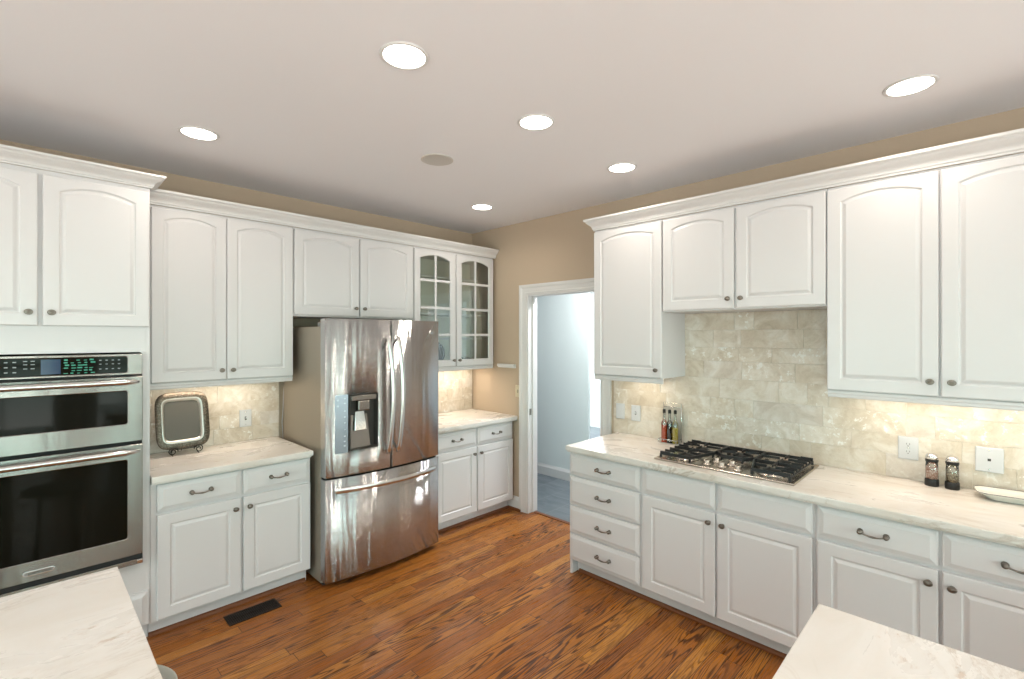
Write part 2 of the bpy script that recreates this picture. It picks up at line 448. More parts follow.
def carcass_base(w, parent, left_leg=False, toe_l=0.0, toe_r=0.0):
    m = MB(); m.box(0, w, BF, BACK, 0.100, 0.868)
    m.obj('carcass', 'white_lacquer', parent, 0.001)
    k = MB(); k.box(0.0, w, -0.535, -0.515, 0.0, 0.0995)
    k.obj('toe_kick', 'white_lacquer', parent, 0.001)
    if left_leg:
        p = MB(); p.add([(-0.018, BF, 0.0), (-0.018, BACK, 0.0), (-0.018, BACK, 0.868), (-0.018, BF, 0.868), (-0.001, BF, 0.0), (-0.001, BACK, 0.0), (-0.001, BACK, 0.868), (-0.001, BF, 0.868)],
                        [(0, 1, 2, 3), (4, 7, 6, 5), (0, 4, 5, 1), (1, 5, 6, 2), (2, 6, 7, 3), (3, 7, 4, 0)])
        p.obj('end_panel', 'white_lacquer', parent, 0.001)
DZ0, DZ1, RZ0, RZ1 = 0.110, 0.690, 0.710, 0.860
def base_two_door(w, xs, parent, pulls=True, knob_z=0.632):
    """xs: left door x0,x1, right door x0,x1."""
    a0, a1, b0, b1 = xs
    for (x0, x1, kx) in ((a0, a1, a1 - 0.030), (b0, b1, b0 + 0.030)):
        d = drawer_front(x0, x1, RZ0, RZ1, BD, parent)
        if pulls: pull((x0 + x1) / 2, 0.786, BD, d)
        d = door_front(x0, x1, DZ0, DZ1, BD, parent)
        knob(kx, knob_z, BD, d)
def upper(w, z0, z1, parent, doors, kz, rail=True, arch=0.034, side=True):
    m = MB(); m.box(0.0, w, UF, BACK, z0, z1)
    m.obj('carcass', 'white_lacquer', parent, 0.001)
    if rail:
        r = MB()
        prof = [(0.0, z0 - 0.001), (0.0, z0 - 0.036), (0.014, z0 - 0.036), (0.018, z0 - 0.030), (0.018, z0 - 0.020), (0.022, z0 - 0.014), (0.022, z0 - 0.001)]
        r.rings(sweep([(0.0, UF + 0.012), (w, UF + 0.012)], [(o - 0.004, z) for o, z in prof]))
        r.obj('light_rail', 'white_lacquer', parent)
    for (x0, x1, dz0, dz1, kx) in doors:
        d = door_front(x0, x1, dz0, dz1, UD, parent, arch)
        if kx is not None: knob(kx, kz, UD, d)
UTOP, UDZ1 = 2.475, 2.458
UB, UDZ0 = 1.400, 1.405

# ================================================================== THE SETTING
WT = 0.12
wx = EAST_X
floor = MB().box(WEST_X - 0.1, 0.10, SOUTH_Y - 0.1, 0.13, -0.05, 0.0).obj('floor', 'oak_floor'); struct(floor)
struct(MB().box(0.101, 4.2, -3.2, 2.6, -0.05, 0.0).obj('floor_hallway', 'slate_tile'))
struct(MB().box(0.085, 0.125, -1.62, -0.773, 0.0, 0.006).obj('trim_1', 'shoe_wood', None, 0.002))
struct(MB().box(WEST_X - 0.1, 4.2, SOUTH_Y - 0.1, 2.6, CEIL, CEIL + 0.1).obj('ceiling', 'ceiling_paint'))
struct(MB().box(WEST_X - 0.1, wx, 0.03, 0.15, 0.0, CEIL).obj('wall_north', 'tan_paint'))
OL, OR_, OT = -0.773, -1.620, 2.087        # doorway
m = MB()
m.box(wx, wx + WT, OL, 2.6, 0.0, CEIL); m.box(wx, wx + WT, -5.2, OR_, 0.0, CEIL); m.box(wx, wx + WT, SOUTH_Y - 0.1, -6.6, 0.0, CEIL); m.box(wx, wx + WT, -6.6, -5.2, 0.0, WZ0); m.box(wx, wx + WT, -6.6, -5.2, WZ1, CEIL); m.box(wx, wx + WT, OR_, OL, OT, CEIL)
wall_e = m.obj('wall_east', ['tan_paint', 'aqua_paint'])
for p in wall_e.data.polygons:
    if p.normal.x > 0.9: p.material_index = 1
struct(wall_e)
def wall_with_added_windows(name, along, fixed0, fixed1, lo, hi, wins, vert):
    m = MB(); segs = []; cur = lo
    for a, b in sorted(wins):
        segs.append((cur, a, 0.0, CEIL)); segs.append((a, b, 0.0, WZ0)); segs.append((a, b, WZ1, CEIL)); cur = b
    segs.append((cur, hi, 0.0, CEIL))
    for a, b, z0, z1 in segs:
        if along == 'x': m.box(a, b, fixed0, fixed1, z0, z1)
        else: m.box(fixed0, fixed1, a, b, z0, z1)
    struct(m.obj(name, 'cream_paint'))
wall_with_added_windows('wall_south', 'x', SOUTH_Y - 0.12, SOUTH_Y, WEST_X - 0.1, wx, ADDED_SOUTH_WIN, True)  # unseen rear walls, kept pale for bounce, with the added windows
wall_with_added_windows('wall_west', 'y', WEST_X - 0.12, WEST_X, SOUTH_Y - 0.1, 0.03, ADDED_WEST_WIN, True)
def window(idx, along, a, b, f, sg=1):  # frame and pane of an unseen window added for daylight
    m = MB(); c = 0.09; g = 0.05
    def bx(u0, u1, z0, z1, d0, d1):
        if along == 'x': m.box(u0, u1, f + d0, f + d1, z0, z1)
        else: m.box(f + sg * d0, f + sg * d1, u0, u1, z0, z1)
    bx(a - c, a, WZ0 - c, WZ1 + c, 0.0, 0.02); bx(b, b + c, WZ0 - c, WZ1 + c, 0.0, 0.02)
    bx(a, b, WZ1, WZ1 + c, 0.0, 0.02); bx(a - c, b + c, WZ0 - 0.03, WZ0, 0.0, 0.05)
    bx(a, a + g, WZ0, WZ1, -0.08, -0.04); bx(b - g, b, WZ0, WZ1, -0.08, -0.04)
    bx(a + g, b - g, WZ0, WZ0 + g, -0.08, -0.04); bx(a + g, b - g, WZ1 - g, WZ1, -0.08, -0.04)
    zm = (WZ0 + WZ1) / 2; bx(a + g, b - g, zm - 0.025, zm + 0.025, -0.08, -0.04)
    um = (a + b) / 2; bx(um - 0.012, um + 0.012, WZ0 + g, WZ1 - g, -0.07, -0.045)
    o = struct(m.obj('window_%d' % idx, 'white_trim'))
    p = MB()
    if along == 'x': p.box(a + g, b - g, f - 0.062, f - 0.058, WZ0 + g, WZ1 - g)
    else: p.box(f - sg * 0.062, f - sg * 0.058, a + g, b - g, WZ0 + g, WZ1 - g)
    p.obj('window_pane', 'pane_glass', o)
k = 1
for a, b in ADDED_SOUTH_WIN: window(k, 'x', a, b, SOUTH_Y); k += 1
for a, b in ADDED_WEST_WIN: window(k, 'y', a, b, WEST_X); k += 1
for a, b in ADDED_EAST_WIN: window(k, 'y', a, b, wx, -1); k += 1
# doorway casing and jambs
def casing_prof(w):
    return [(0.0, 0.0), (0.0, 0.011), (0.012, 0.013), (0.020, 0.010), (0.055, 0.013), (0.066, 0.019), (0.080, 0.021), (w, 0.021), (w, 0.0)]
def frame_path_mesh(m, x, y0, y1, zt, prof, side):
    # casing around the opening: y0 > y1, feet at floor
    rr = []
    for (yy, zz, oy, oz) in ((y0, 0.0, 1, 0), (y0, zt, 1, 1), (y1, zt, -1, 1), (y1, 0.0, -1, 0)):
        rr.append([(x - side * d, yy + oy * w_, zz + oz * w_) for w_, d in prof])
    m.rings(rr)
m = MB(); frame_path_mesh(m, wx, OL, OR_, OT, casing_prof(0.090), 1)
door_trim = struct(m.obj('door_1', 'white_trim'))
m = MB()
m.box(wx - 0.006, wx + WT + 0.006, OL - 0.016, OL, 0.0, OT); m.box(wx - 0.006, wx + WT + 0.006, OR_, OR_ + 0.016, 0.0, OT); m.box(wx - 0.006, wx + WT + 0.006, OR_ + 0.016, OL - 0.016, OT - 0.016, OT)
m.box(wx + 0.05, wx + 0.085, OL - 0.028, OL - 0.016, 0.0, OT - 0.016); m.box(wx + 0.05, wx + 0.085, OR_ + 0.016, OR_ + 0.028, 0.0, OT - 0.016)
m.obj('door_jamb', 'white_trim', door_trim, 0.0015)
m = MB(); m.box(wx + 0.012, wx + 0.040, OL - 0.0175, OL - 0.0155, 0.935, 0.995)
m.obj('strike_plate', 'pewter', door_trim)
# baseboards
BB = [(0.0, 0.0), (0.014, 0.0), (0.014, 0.095), (0.010, 0.108), (0.006, 0.120), (0.004, 0.128), (0.0, 0.128)]
m = MB(); m.rings(sweep([(wx, -0.02 - 0.49), (wx, OL + 0.090)], BB)); struct(m.obj('baseboard_east', 'white_trim'))
m = MB(); m.rings(sweep([(wx, -4.75), (wx, -5.09)], BB)); struct(m.obj('baseboard_south_east', 'white_trim'))
m = MB(); m.rings(sweep([(WEST_X, 0.03), (-4.70, 0.03)], BB)); struct(m.obj('baseboard_north', 'white_trim'))
# hallway beyond the doorway
HX = 1.125
struct(MB().box(HX, HX + 0.03, -0.70, 2.6, 0.0, CEIL).obj('wall_hallway', 'aqua_paint'))
struct(MB().box(4.1, 4.2, -3.2, 2.6, 0.0, CEIL).obj('wall_far', 'aqua_paint'))
struct(MB().box(wx + WT, 4.2, 2.5, 2.6, 0.0, CEIL).obj('wall_hall_north', 'aqua_paint'))
struct(MB().box(wx + WT, 4.2, -3.2, -3.1, 0.0, CEIL).obj('wall_hall_south', 'aqua_paint'))
m = MB(); m.rings(sweep([(HX, 2.5), (HX, -0.70)], BB)); struct(m.obj('baseboard_hallway', 'white_trim'))
def added_hall_lamp(loc, power, label):  # unseen ceiling lamps, added to brighten the hall and the room beyond
    t = thing('flush_ceiling_light', label, 'ceiling light', loc, 0, None)
    MB().lathe([(0.0, 0.0), (0.15, 0.0), (0.15, -0.02), (0.14, -0.025), (0, -0.025)], (0, 0, 0), 'z', 32).obj('base', 'white_trim', t)
    MB().lathe([(0.0, -0.0255), (0.135, -0.0255), (0.12, -0.06), (0.07, -0.085), (0, -0.09)], (0, 0, 0), 'z', 32).obj('shade', 'lens_glow', t)
    l = area('hall_lamp_light', (loc[0], loc[1], loc[2] - 0.10), (0, 0, 0), 0.26, 0.26, power, (0.97, 0.99, 1.0), 180, shape='DISK')
added_hall_lamp((0.70, -1.35, CEIL), 42, 'round flush ceiling light in the hallway past the doorway')
added_hall_lamp((2.6, 0.3, CEIL), 170, 'round flush ceiling light in the room beyond the hallway')

# ================================================================== WALL A : OVEN TOWER
OX0 = -3.705; OW = 0.855            # tower from -3.705 to -2.850
t = thing('oven_cabinet', 'tall white cabinet tower holding the built-in double oven', 'cabinet', (OX0, 0, 0))
m = MB()
m.box(0, 0.018, -0.600, BACK, 0.10, 2.50); m.box(OW - 0.018, OW, -0.600, BACK, 0.10, 2.50)
m.box(0.018, OW - 0.018, -0.600, BACK, 0.10, 0.462); m.box(0.018, OW - 0.018, -0.600, BACK, 1.600, 2.50)
m.box(0.018, 0.040, -0.600, -0.58, 0.462, 1.60); m.box(OW - 0.040, OW - 0.018, -0.600, -0.58, 0.462, 1.60)
m.obj('carcass', 'white_lacquer', t, 0.001)
MB().box(0, OW, -0.535, -0.515, 0, 0.0995).obj('toe_kick', 'white_lacquer', t)
for x0, x1, kx in ((0.010, 0.413, 0.383), (0.433, 0.849, 0.463)):
    d = door_front(x0, x1, 1.738, 2.474, BD, t, 0.036); knob(kx, 1.803, BD, d)
d = drawer_front(0.014, OW - 0.010, 0.108, 0.292, BD, t); pull(OW / 2, 0.21, BD, d)

# tall pantry panel further left, out of frame but next to the tower
t = thing('pantry_cabinet', 'tall white pantry cabinet left of the oven tower', 'cabinet', (-4.66, 0, 0))
MB().box(0, 0.953, -0.600, BACK, 0.10, 2.50).obj('carcass', 'white_lacquer', t, 0.001)
MB().box(0, 0.953, -0.535, -0.515, 0, 0.0995).obj('toe_kick', 'white_lacquer', t)
for x0, x1, kx in ((0.010, 0.468, 0.438), (0.485, 0.943, 0.515)):
    d = door_front(x0, x1, 1.738, 2.474, BD, t, 0.036); knob(kx, 1.803, BD, d)
    d = door_front(x0, x1, 0.110, 1.715, BD, t, 0.0); knob(kx, 1.0, BD, d)

# ---------------- double oven
t = thing('double_wall_oven', 'stainless double wall oven with black glass doors and long bar handles', 'oven', (-3.665, 0, 0))
W = 0.778
MB().box(0.03, W - 0.03, -0.5995, -0.05, 0.475, 1.585).obj('body', 'hinge_grey', t)
m = MB()
m.box(0.0, W, -0.652, -0.6015, 0.468, 0.494)
m.box(0.0, W, -0.604, -0.6015, 0.494, 1.592)
m.obj('trim_frame', 'oven_steel', t, 0.0015)
def flat_panel(x0, x1, z0, z1, y0, y1, hole=None):
    m = MB()
    if hole is None: return m.box(x0, x1, y0, y1, z0, z1)
    a, b, c, d = hole
    m.box(x0, a, y0, y1, z0, z1); m.box(b, x1, y0, y1, z0, z1); m.box(a, b, y0, y1, z0, c); m.box(a, b, y0, y1, d, z1)
    return m
def round_rect(cx, cz, hx, hz, r, y, n=5):
    pts = []
    for sx, sz, a0 in ((1, 1, 0), (-1, 1, 90), (-1, -1, 180), (1, -1, 270)):
        for k in range(n + 1):
            a = R(a0 + 90 * k / n)
            pts.append((cx + sx * (hx - r) + r * math.cos(a), y, cz + sz * (hz - r) + r * math.sin(a)))
    return pts
def plate_hole(x0, x1, z0, z1, hole, y0, y1, r=0.012, n=5):
    """sheet with a rounded rectangular opening"""
    a, b, c, d = hole
    cx, cz, hx, hz = (a + b) / 2, (c + d) / 2, (b - a) / 2, (d - c) / 2
    def out(y, i=0.0):
        X0, X1, Z0, Z1 = x0 + i, x1 - i, z0 + i, z1 - i
        pts = []
        for (X, Z) in ((X1, Z1), (X0, Z1), (X0, Z0), (X1, Z0)):
            pts += [(X, y, Z)] * (n + 1)
        return pts
    m = MB()
    inn = lambda y, g=0: round_rect(cx, cz, hx - g, hz - g, r, y, n)
    m.rings([inn(y1), inn(y0 + 0.004), inn(y0 + 0.0015, -0.0012), inn(y0, -0.004), out(y0, 0.002), out(y0 + 0.002), out(y1), inn(y1)], False, False)
    return m
# control panel
cp = plate_hole(0.0, W, 1.482, 1.592, (0.055, W - 0.064, 1.494, 1.578), -0.630, -0.605).obj('control_panel', 'oven_steel', t)
dg = MB().box(0.050, W - 0.060, -0.6275, -0.6245, 1.489, 1.583).obj('display_glass', 'black_glass', cp)
MB().box(0.385, 0.455, -0.6282, -0.6276, 1.500, 1.572).obj('lcd', 'lcd_blue', cp)
m = MB()
for gx in (0.235, 0.262, 0.29):
    for gz in (1.512, 1.536, 1.560):
        m.box(gx, gx + 0.012, -0.6282, -0.6276, gz, gz + 0.005)
for gx in (0.335, 0.36):
    for gz in (1.528, 1.548, 1.564):
        m.box(gx - 0.01, gx + 0.004, -0.6282, -0.6276, gz, gz + 0.004)
for gx in (0.60, 0.625, 0.65, 0.675):
    for gz in (1.515, 1.54, 1.56):
        m.box(gx, gx + 0.009, -0.6282, -0.6276, gz, gz + 0.004)
m.obj('key_marking', 'print_white', cp)['kind'] = 'stuff'
m = MB()  # glowing teal flecks that paint a window reflection onto the display
for r_ in range(6):
    for q in range(5):
        if random.random() < 0.85:
            gx = 0.468 + q * 0.024 + random.uniform(-0.004, 0.004); gz = 1.499 + r_ * 0.013
            m.box(gx, gx + random.uniform(0.010, 0.020), -0.6282, -0.6276, gz, gz + random.uniform(0.003, 0.008))
m.obj('lit_symbol_marking', 'print_teal', cp)['kind'] = 'stuff'
MB().box(0.0, W, -0.622, -0.6045, 1.471, 1.4815).obj('vent_slot', 'dark_gap', t)
def oven_door(name, z0, z1, win, hz):
    d = plate_hole(0.0, W, z0, z1, win, -0.645, -0.6055).obj(name, 'oven_steel', t)
    a, b, c, e = win
    MB().box(a - 0.003, b + 0.003, -0.6405, -0.637, c - 0.003, e + 0.003).obj('window', 'black_glass', d)
    h = MB()
    n = 13; r = 0.0155
    xs = [0.022 + (W - 0.044) * k / (n - 1) for k in range(n)]
    h.tube([(x, -0.700, hz) for x in xs], [r * 0.55] + [r] * (n - 2) + [r * 0.55], 14)
    for x in (0.06, W - 0.06):
        h.tube([(x, -0.644, hz), (x, -0.675, hz), (x, -0.692, hz)], [0.012, 0.009, 0.009], 12)
    h.obj('handle', 'handle_steel', d)
    return d
oven_door('microwave_door', 1.126, 1.4705, (0.055, W - 0.066, 1.222, 1.396), 1.447)
MB().box(0.0, W, -0.622, -0.6045, 1.108, 1.1255).obj('vent_slot', 'dark_gap', t)
od = oven_door('oven_door', 0.516, 1.1075, (0.050, W - 0.066, 0.612, 1.030), 1.080)
MB().box(0.0, W, -0.640, -0.6045, 0.4945, 0.5155).obj('vent_slot', 'dark_gap', t)
m = MB(); m.rings([round_rect(0.378, 0.556, 0.056, 0.012, 0.0115, -0.6452), round_rect(0.378, 0.556, 0.056, 0.012, 0.0115, -0.6475), round_rect(0.378, 0.556, 0.054, 0.010, 0.0095, -0.6482)])
bd = m.obj('badge', 'chrome', od)
m = MB(); m.rings([round_rect(0.378, 0.556, 0.049, 0.0072, 0.004, -0.6483), round_rect(0.378, 0.556, 0.049, 0.0072, 0.004, -0.6487)]); m.obj('badge_field', 'oven_steel', od)
def text(body, size, loc, rot, m, parent, name='lettering', ext=0.0003, align='CENTER'):
    c = bpy.data.curves.new(name, 'FONT'); c.body = body; c.size = size; c.extrude = ext; c.align_x = align; c.align_y = 'CENTER'
    o = bpy.data.objects.new(name, c); COL.objects.link(o); o.location = loc; o.rotation_euler = rot
    c.materials.append(MATS[m])
    bpy.context.view_layer.update()
    me = bpy.data.meshes.new_from_object(o.evaluated_get(bpy.context.evaluated_depsgraph_get()))
    q = bpy.data.objects.new(name, me); COL.objects.link(q); q.location = loc; q.rotation_euler = rot; q.parent = parent
    bpy.data.objects.remove(o)
    return q
text('KitchenAid', 0.0165, (0.378, -0.6489, 0.556), (R(90), 0, 0), 'slot_dark', od)
m = MB().box(W - 0.028, W - 0.002, -0.6600, -0.6525, 0.472, 0.492); m.obj('corner_cap', 'chrome', t, 0.003)

# ---------------- crown mouldings
CR = [(0.0, 2.477), (0.008, 2.477), (0.009, 2.486), (0.014, 2.490), (0.015, 2.498), (0.019, 2.507), (0.027, 2.516), (0.037, 2.524), (0.046, 2.532), (0.051, 2.541), (0.057, 2.543), (0.062, 2.549), (0.062, 2.561), (0.0, 2.561)]
CR2 = [(o, 2.501 + (z - 2.477) * 0.80) for o, z in CR]
m = MB(); m.rings(sweep([(-4.66, -0.602), (-2.848, -0.602), (-2.848, -0.396)], CR2))
tag(m.obj('crown_molding', 'white_trim'), 'white crown molding projecting over the tall oven cabinet tower', 'crown molding')
m = MB(); m.rings(sweep([(-2.846, -0.328), (0.026, -0.328)], CR))
tag(m.obj('crown_molding', 'white_trim'), 'white crown molding running above the cabinets over the refrigerator', 'crown molding')
m = MB(); m.rings(sweep([(0.027, -1.793), (-0.328, -1.793), (-0.328, -4.70)], CR))
tag(m.obj('crown_molding', 'white_trim'), 'white crown molding above the wall cabinets over the gas cooktop', 'crown molding')

# ---------------- wall A uppers
t = thing('wall_cabinet', 'white two-door wall cabinet above the counter with the square platter', 'wall cabinet', (-2.848, 0, 0), 0, None)
upper(0.868, UB, UTOP, t, [(0.045, 0.440, UDZ0, UDZ1, 0.412), (0.447, 0.864, UDZ0, UDZ1, 0.477)], 1.466)
t = thing('wall_cabinet', 'short white two-door wall cabinet directly above the refrigerator', 'wall cabinet', (-1.978, 0, 0), 0, None)
upper(1.019, 1.832, UTOP, t, [(0.008, 0.505, 1.843, UDZ1, 0.476), (0.520, 1.009, 1.843, UDZ1, 0.549)], 1.905, rail=False)
# glass-door cabinet
GX = -0.957; GW = 0.955
t = thing('glass_door_cabinet', 'white wall cabinet with arched glass-pane doors beside the doorway wall', 'wall cabinet', (GX, 0, 0))
m = MB()
m.box(0, 0.018, UF, BACK, UB, UTOP); m.box(GW - 0.018, GW, UF, BACK, UB, UTOP); m.box(0.018, GW - 0.018, UF, BACK, UB, UB + 0.018); m.box(0.018, GW - 0.018, UF, BACK, UTOP - 0.03, UTOP)
m.box(0.455, 0.487, UF, UF + 0.018, UB + 0.018, UTOP - 0.03)
m.obj('carcass', 'white_lacquer', t, 0.001)
MB().box(0.0185, GW - 0.0185, 0.012, 0.020, UB + 0.0185, UTOP - 0.0305).obj('back_panel', 'cabinet_inside', t)
for z in (1.665, 1.895, 2.238):
    MB().box(0.019, GW - 0.019, -0.265, 0.0115, z - 0.009, z + 0.009).obj('shelf', 'white_lacquer', t, 0.001)
r = MB(); prof = [(0.0, UB - 0.001), (0.0, UB - 0.036), (0.014, UB - 0.036), (0.018, UB - 0.030), (0.018, UB - 0.020), (0.022, UB - 0.014), (0.022, UB - 0.001)]
r.rings(sweep([(0.0, UF + 0.012), (GW, UF + 0.012)], [(o - 0.004, z) for o, z in prof])); r.obj('light_rail', 'white_lacquer', t)
def glass_door(x0, x1, z0, z1, yf, parent, kx):
    n = 15; fr = 0.056; arch = 0.040
    rr = front_rings(x0, x1, z0, z1, yf, 0.019, [(0.0, 0.0), (0.003, 0.0015), (0.007, 0.006), (0.008, 0.019)], fr, arch, n)
    m = MB(); m.rings(rr + [rr[0]], False, False)
    a0, a1, b0 = x0 + fr, x1 - fr, z0 + fr
    ztop = z1 - fr * 0.62; half = (a1 - a0) / 2; rad = (half * half + arch * arch) / (2 * arch)
    cxm = (a0 + a1) / 2
    m.box(cxm - 0.010, cxm + 0.010, yf + 0.003, yf + 0.017, b0, ztop - 0.006)
    for z in (1.700, 1.944, 2.190):
        m.box(a0 + 0.006, a1 - 0.006, yf + 0.0035, yf + 0.0165, z - 0.011, z + 0.011)
    d = m.obj('door', 'white_lacquer', parent)
    g = MB(); pts = [(a0 + 0.004, b0 + 0.004), (a1 - 0.004, b0 + 0.004)]
    for k in range(n):
        x = (a1 - 0.008) + (a0 - a1 + 0.016) * k / (n - 1)
        pts.append((x, (ztop - rad) + math.sqrt((rad - 0.004) ** 2 - (x - cxm) ** 2)))
    g.rings([[(x, yf + 0.0095, z) for x, z in pts], [(x, yf + 0.0105, z) for x, z in pts]])
    g.obj('glass_pane', 'pane_glass', d)
    knob(kx, 1.462, yf, d)
glass_door(0.006, 0.461, UDZ0, UDZ1, UD, t, 0.434)
glass_door(0.474, 0.945, UDZ0, UDZ1, UD, t, 0.501)

# things inside the glass cabinet
def disc_plate(loc, r, m, label, rx, group=None, name='plate', cat='plate'):
    t_ = MB(); t_.lathe([(0, 0), (r * 0.55, 0), (r * 0.62, 0.004), (r * 0.95, 0.014), (r, 0.018), (r * 0.98, 0.020), (r * 0.6, 0.010), (r * 0.5, 0.006), (0, 0.006)], (0, 0, 0), 'z', 32)
    o = t_.obj(name, m, None, loc=loc, rot=(rx, 0, 0)); return tag(o, label, cat, group)
disc_plate((-0.545, -0.085, UB + 0.018 + 0.112), 0.108, 'blue_pattern', 'dark blue patterned plate standing on the bottom shelf of the glass cabinet', R(78))
def goblet(loc, h, r, label, grp=None):
    m = MB(); m.lathe([(0, 0), (r * 0.6, 0), (r * 0.85, 0.005), (r, h * 0.5), (r * 1.05, h), (r * 1.0, h), (r * 0.93, h * 0.5), (r * 0.55, 0.010), (0, 0.010)], (0, 0, 0), 'z', 20)
    return tag(m.obj('glass_bowl', 'jar_glass', None, loc=loc), label, 'bowl', grp)
goblet((-0.245, -0.17, UB + 0.0195), 0.06, 0.050, 'small clear glass bowl on the bottom shelf behind the glass door')
goblet((-0.130, -0.15, UB + 0.0195), 0.05, 0.044, 'smaller clear glass bowl at the corner end of the bottom shelf')
def cup(loc, label, s=1.0):
    t_ = thing('white_cup', label, 'cup', loc)
    MB().lathe([(0, 0), (0.024 * s, 0), (0.030 * s, 0.006 * s), (0.040 * s, 0.04 * s), (0.043 * s, 0.075 * s), (0.040 * s, 0.075 * s), (0.036 * s, 0.04 * s), (0.02 * s, 0.008 * s), (0, 0.008 * s)], (0, 0, 0), 'z', 22).obj('cup_body', 'ceramic', t_)
    MB().tube([(0.040 * s, 0, 0.060 * s), (0.058 * s, 0, 0.060 * s), (0.066 * s, 0, 0.045 * s), (0.060 * s, 0, 0.028 * s), (0.038 * s, 0, 0.022 * s)], 0.0045 * s, 8).obj('handle', 'ceramic', t_)
cup((-0.265, -0.16, 1.905), 'white cup on the middle shelf behind the right glass door')
m = MB(); m.rings([round_rect(0, 0, 0.075, 0.05, 0.02, 0)] + [round_rect(0, 0, 0.09, 0.06, 0.02, 0.03)] + [round_rect(0, 0, 0.085, 0.055, 0.02, 0.03)] + [round_rect(0, 0, 0.07, 0.045, 0.02, 0.005)])
m.v = [(x, z, y) for x, y, z in m.v]
tag(m.obj('serving_dish', 'ceramic', None, loc=(-0.545, -0.15, 1.9045)), 'white oblong serving dish on the middle shelf behind the left glass door', 'dish')

# ---------------- wall A base cabinets
t = thing('base_cabinet', 'white two-drawer two-door base cabinet between oven tower and refrigerator', 'base cabinet', (-2.848, 0, 0))
carcass_base(0.880, t); base_two_door(0.880, (0.030, 0.447, 0.465, 0.874), t)
t = thing('base_cabinet', 'white two-drawer two-door base cabinet beneath the glass-door wall cabinet', 'base cabinet', (-0.940, 0, 0))
carcass_base(0.938, t); base_two_door(0.938, (0.010, 0.463, 0.482, 0.930), t)

# ---------------- countertops
def slab(name, x0, x1, y0, y1, exp, label, loc=(0, 0, 0), rz=0.0, z0=0.870, z1=0.914):
    """exp: (left, right, front, back) flags of exposed, rounded sides"""
    prof = [(0.000, 0.009), (0.008, 0.009), (0.010, 0.0085), (0.0105, 0.003), (0.012, 0.0006), (0.014, 0.0), (0.039, 0.0), (0.0425, 0.0008), (0.0437, 0.0022), (0.044, 0.004)]
    rr = []
    L_, R_, F_, B_ = exp
    for z, i in prof:
        a0, a1, b0, b1 = x0 + i * L_, x1 - i * R_, y0 + i * F_, y1 - i * B_
        rr.append([(a0, b0, z0 + z), (a1, b0, z0 + z), (a1, b1, z0 + z), (a0, b1, z0 + z)])
    m = MB(); m.rings(rr)
    o = m.obj(name, 'marble', None, 0.0, loc, (0, 0, rz))
    return tag(o, label, 'countertop')
slab('countertop', -2.847, -1.965, -0.648, BACK, (0, 1, 1, 0), 'veined marble countertop between the oven tower and the refrigerator')
slab('countertop', -0.955, 0.027, -0.648, BACK, (1, 0, 1, 0), 'veined marble countertop right of the refrigerator, in the room corner')

# ---------------- backsplash tiles
def backsplash(name, x0, x1, zones, label, loc=(0, 0, 0), rz=0.0, seed=1):
    """zones: list of (xa, xb, ztop); tiles face -y, their backs on y = BACK."""
    rnd = random.Random(seed)
    root = thing(name, label, 'backsplash', loc, rz)
    g = MB()
    for xa, xb, zt in zones: g.box(xa, xb, BACK - 0.0112, BACK + 0.001, 0.9145, zt)
    g.obj('grout_bed', 'grout', root)
    m = MB(); tones = []
    ztmax = max(z for _, _, z in zones)
    z = 0.9150
    while z < ztmax - 0.01:
        h = rnd.choice((0.095, 0.105, 0.118, 0.128))
        zlo = min(q[2] for q in zones)
        if z < zlo < z + h or (z + h < zlo < z + h + 0.045): h = zlo - z
        rowz = [(x0, x1, 99.0)] if z + h <= zlo + 1e-6 else [q for q in zones if q[2] > zlo] or zones
        x = x0 - rnd.uniform(0.0, 0.15)
        while x < x1:
            w = rnd.choice((0.12, 0.17, 0.20, 0.26, 0.31, 0.36)) * rnd.uniform(0.9, 1.1)
            for xa, xb, zt in rowz:
                a, b = max(x, xa), min(x + w, xb)
                zt2 = min(z + h, zt)
                if b - a > 0.012 and zt2 - z > 0.012:
                    dep = BACK - 0.0125 - rnd.uniform(0.0, 0.0022)
                    gp = 0.0004; e = 0.0012
                    A, B_, C, D = a + gp, b - gp, z + gp, zt2 - gp
                    ti = [rnd.uniform(-0.0011, 0.0011) for _ in range(4)]
                    def rect(i, ys): return [(A + i, ys[0], C + i), (B_ - i, ys[1], C + i), (B_ - i, ys[2], D - i), (A + i, ys[3], D - i)]
                    k0 = len(m.f)
                    m.rings([rect(0, [BACK - 0.0113] * 4), rect(0, [dep + 0.0012 + q for q in ti]), rect(e, [dep + q for q in ti])])
                    tn = (rnd.random(), rnd.random(), rnd.random(), 1)
                    tones += [tn] * (len(m.f) - k0)
            x += w
        z += h
    # columns of tiles from different zones share rows, so the seam lines run through
    me_o = m.obj('tile_field', 'stone_tile', root)
    ca = me_o.data.color_attributes.new('tone', 'FLOAT_COLOR', 'CORNER')
    for p in me_o.data.polygons:
        for li in p.loop_indices: ca.data[li].color = tones[p.index]
    return root
backsplash('tile_backsplash', -2.846, -1.950, [(-2.846, -1.950, 1.399)], 'cream stone tile backsplash behind the square platter', seed=3)
backsplash('tile_backsplash', -0.955, 0.014, [(-0.955, 0.014, 1.399)], 'cream stone tile backsplash under the glass-door cabinet', seed=5)

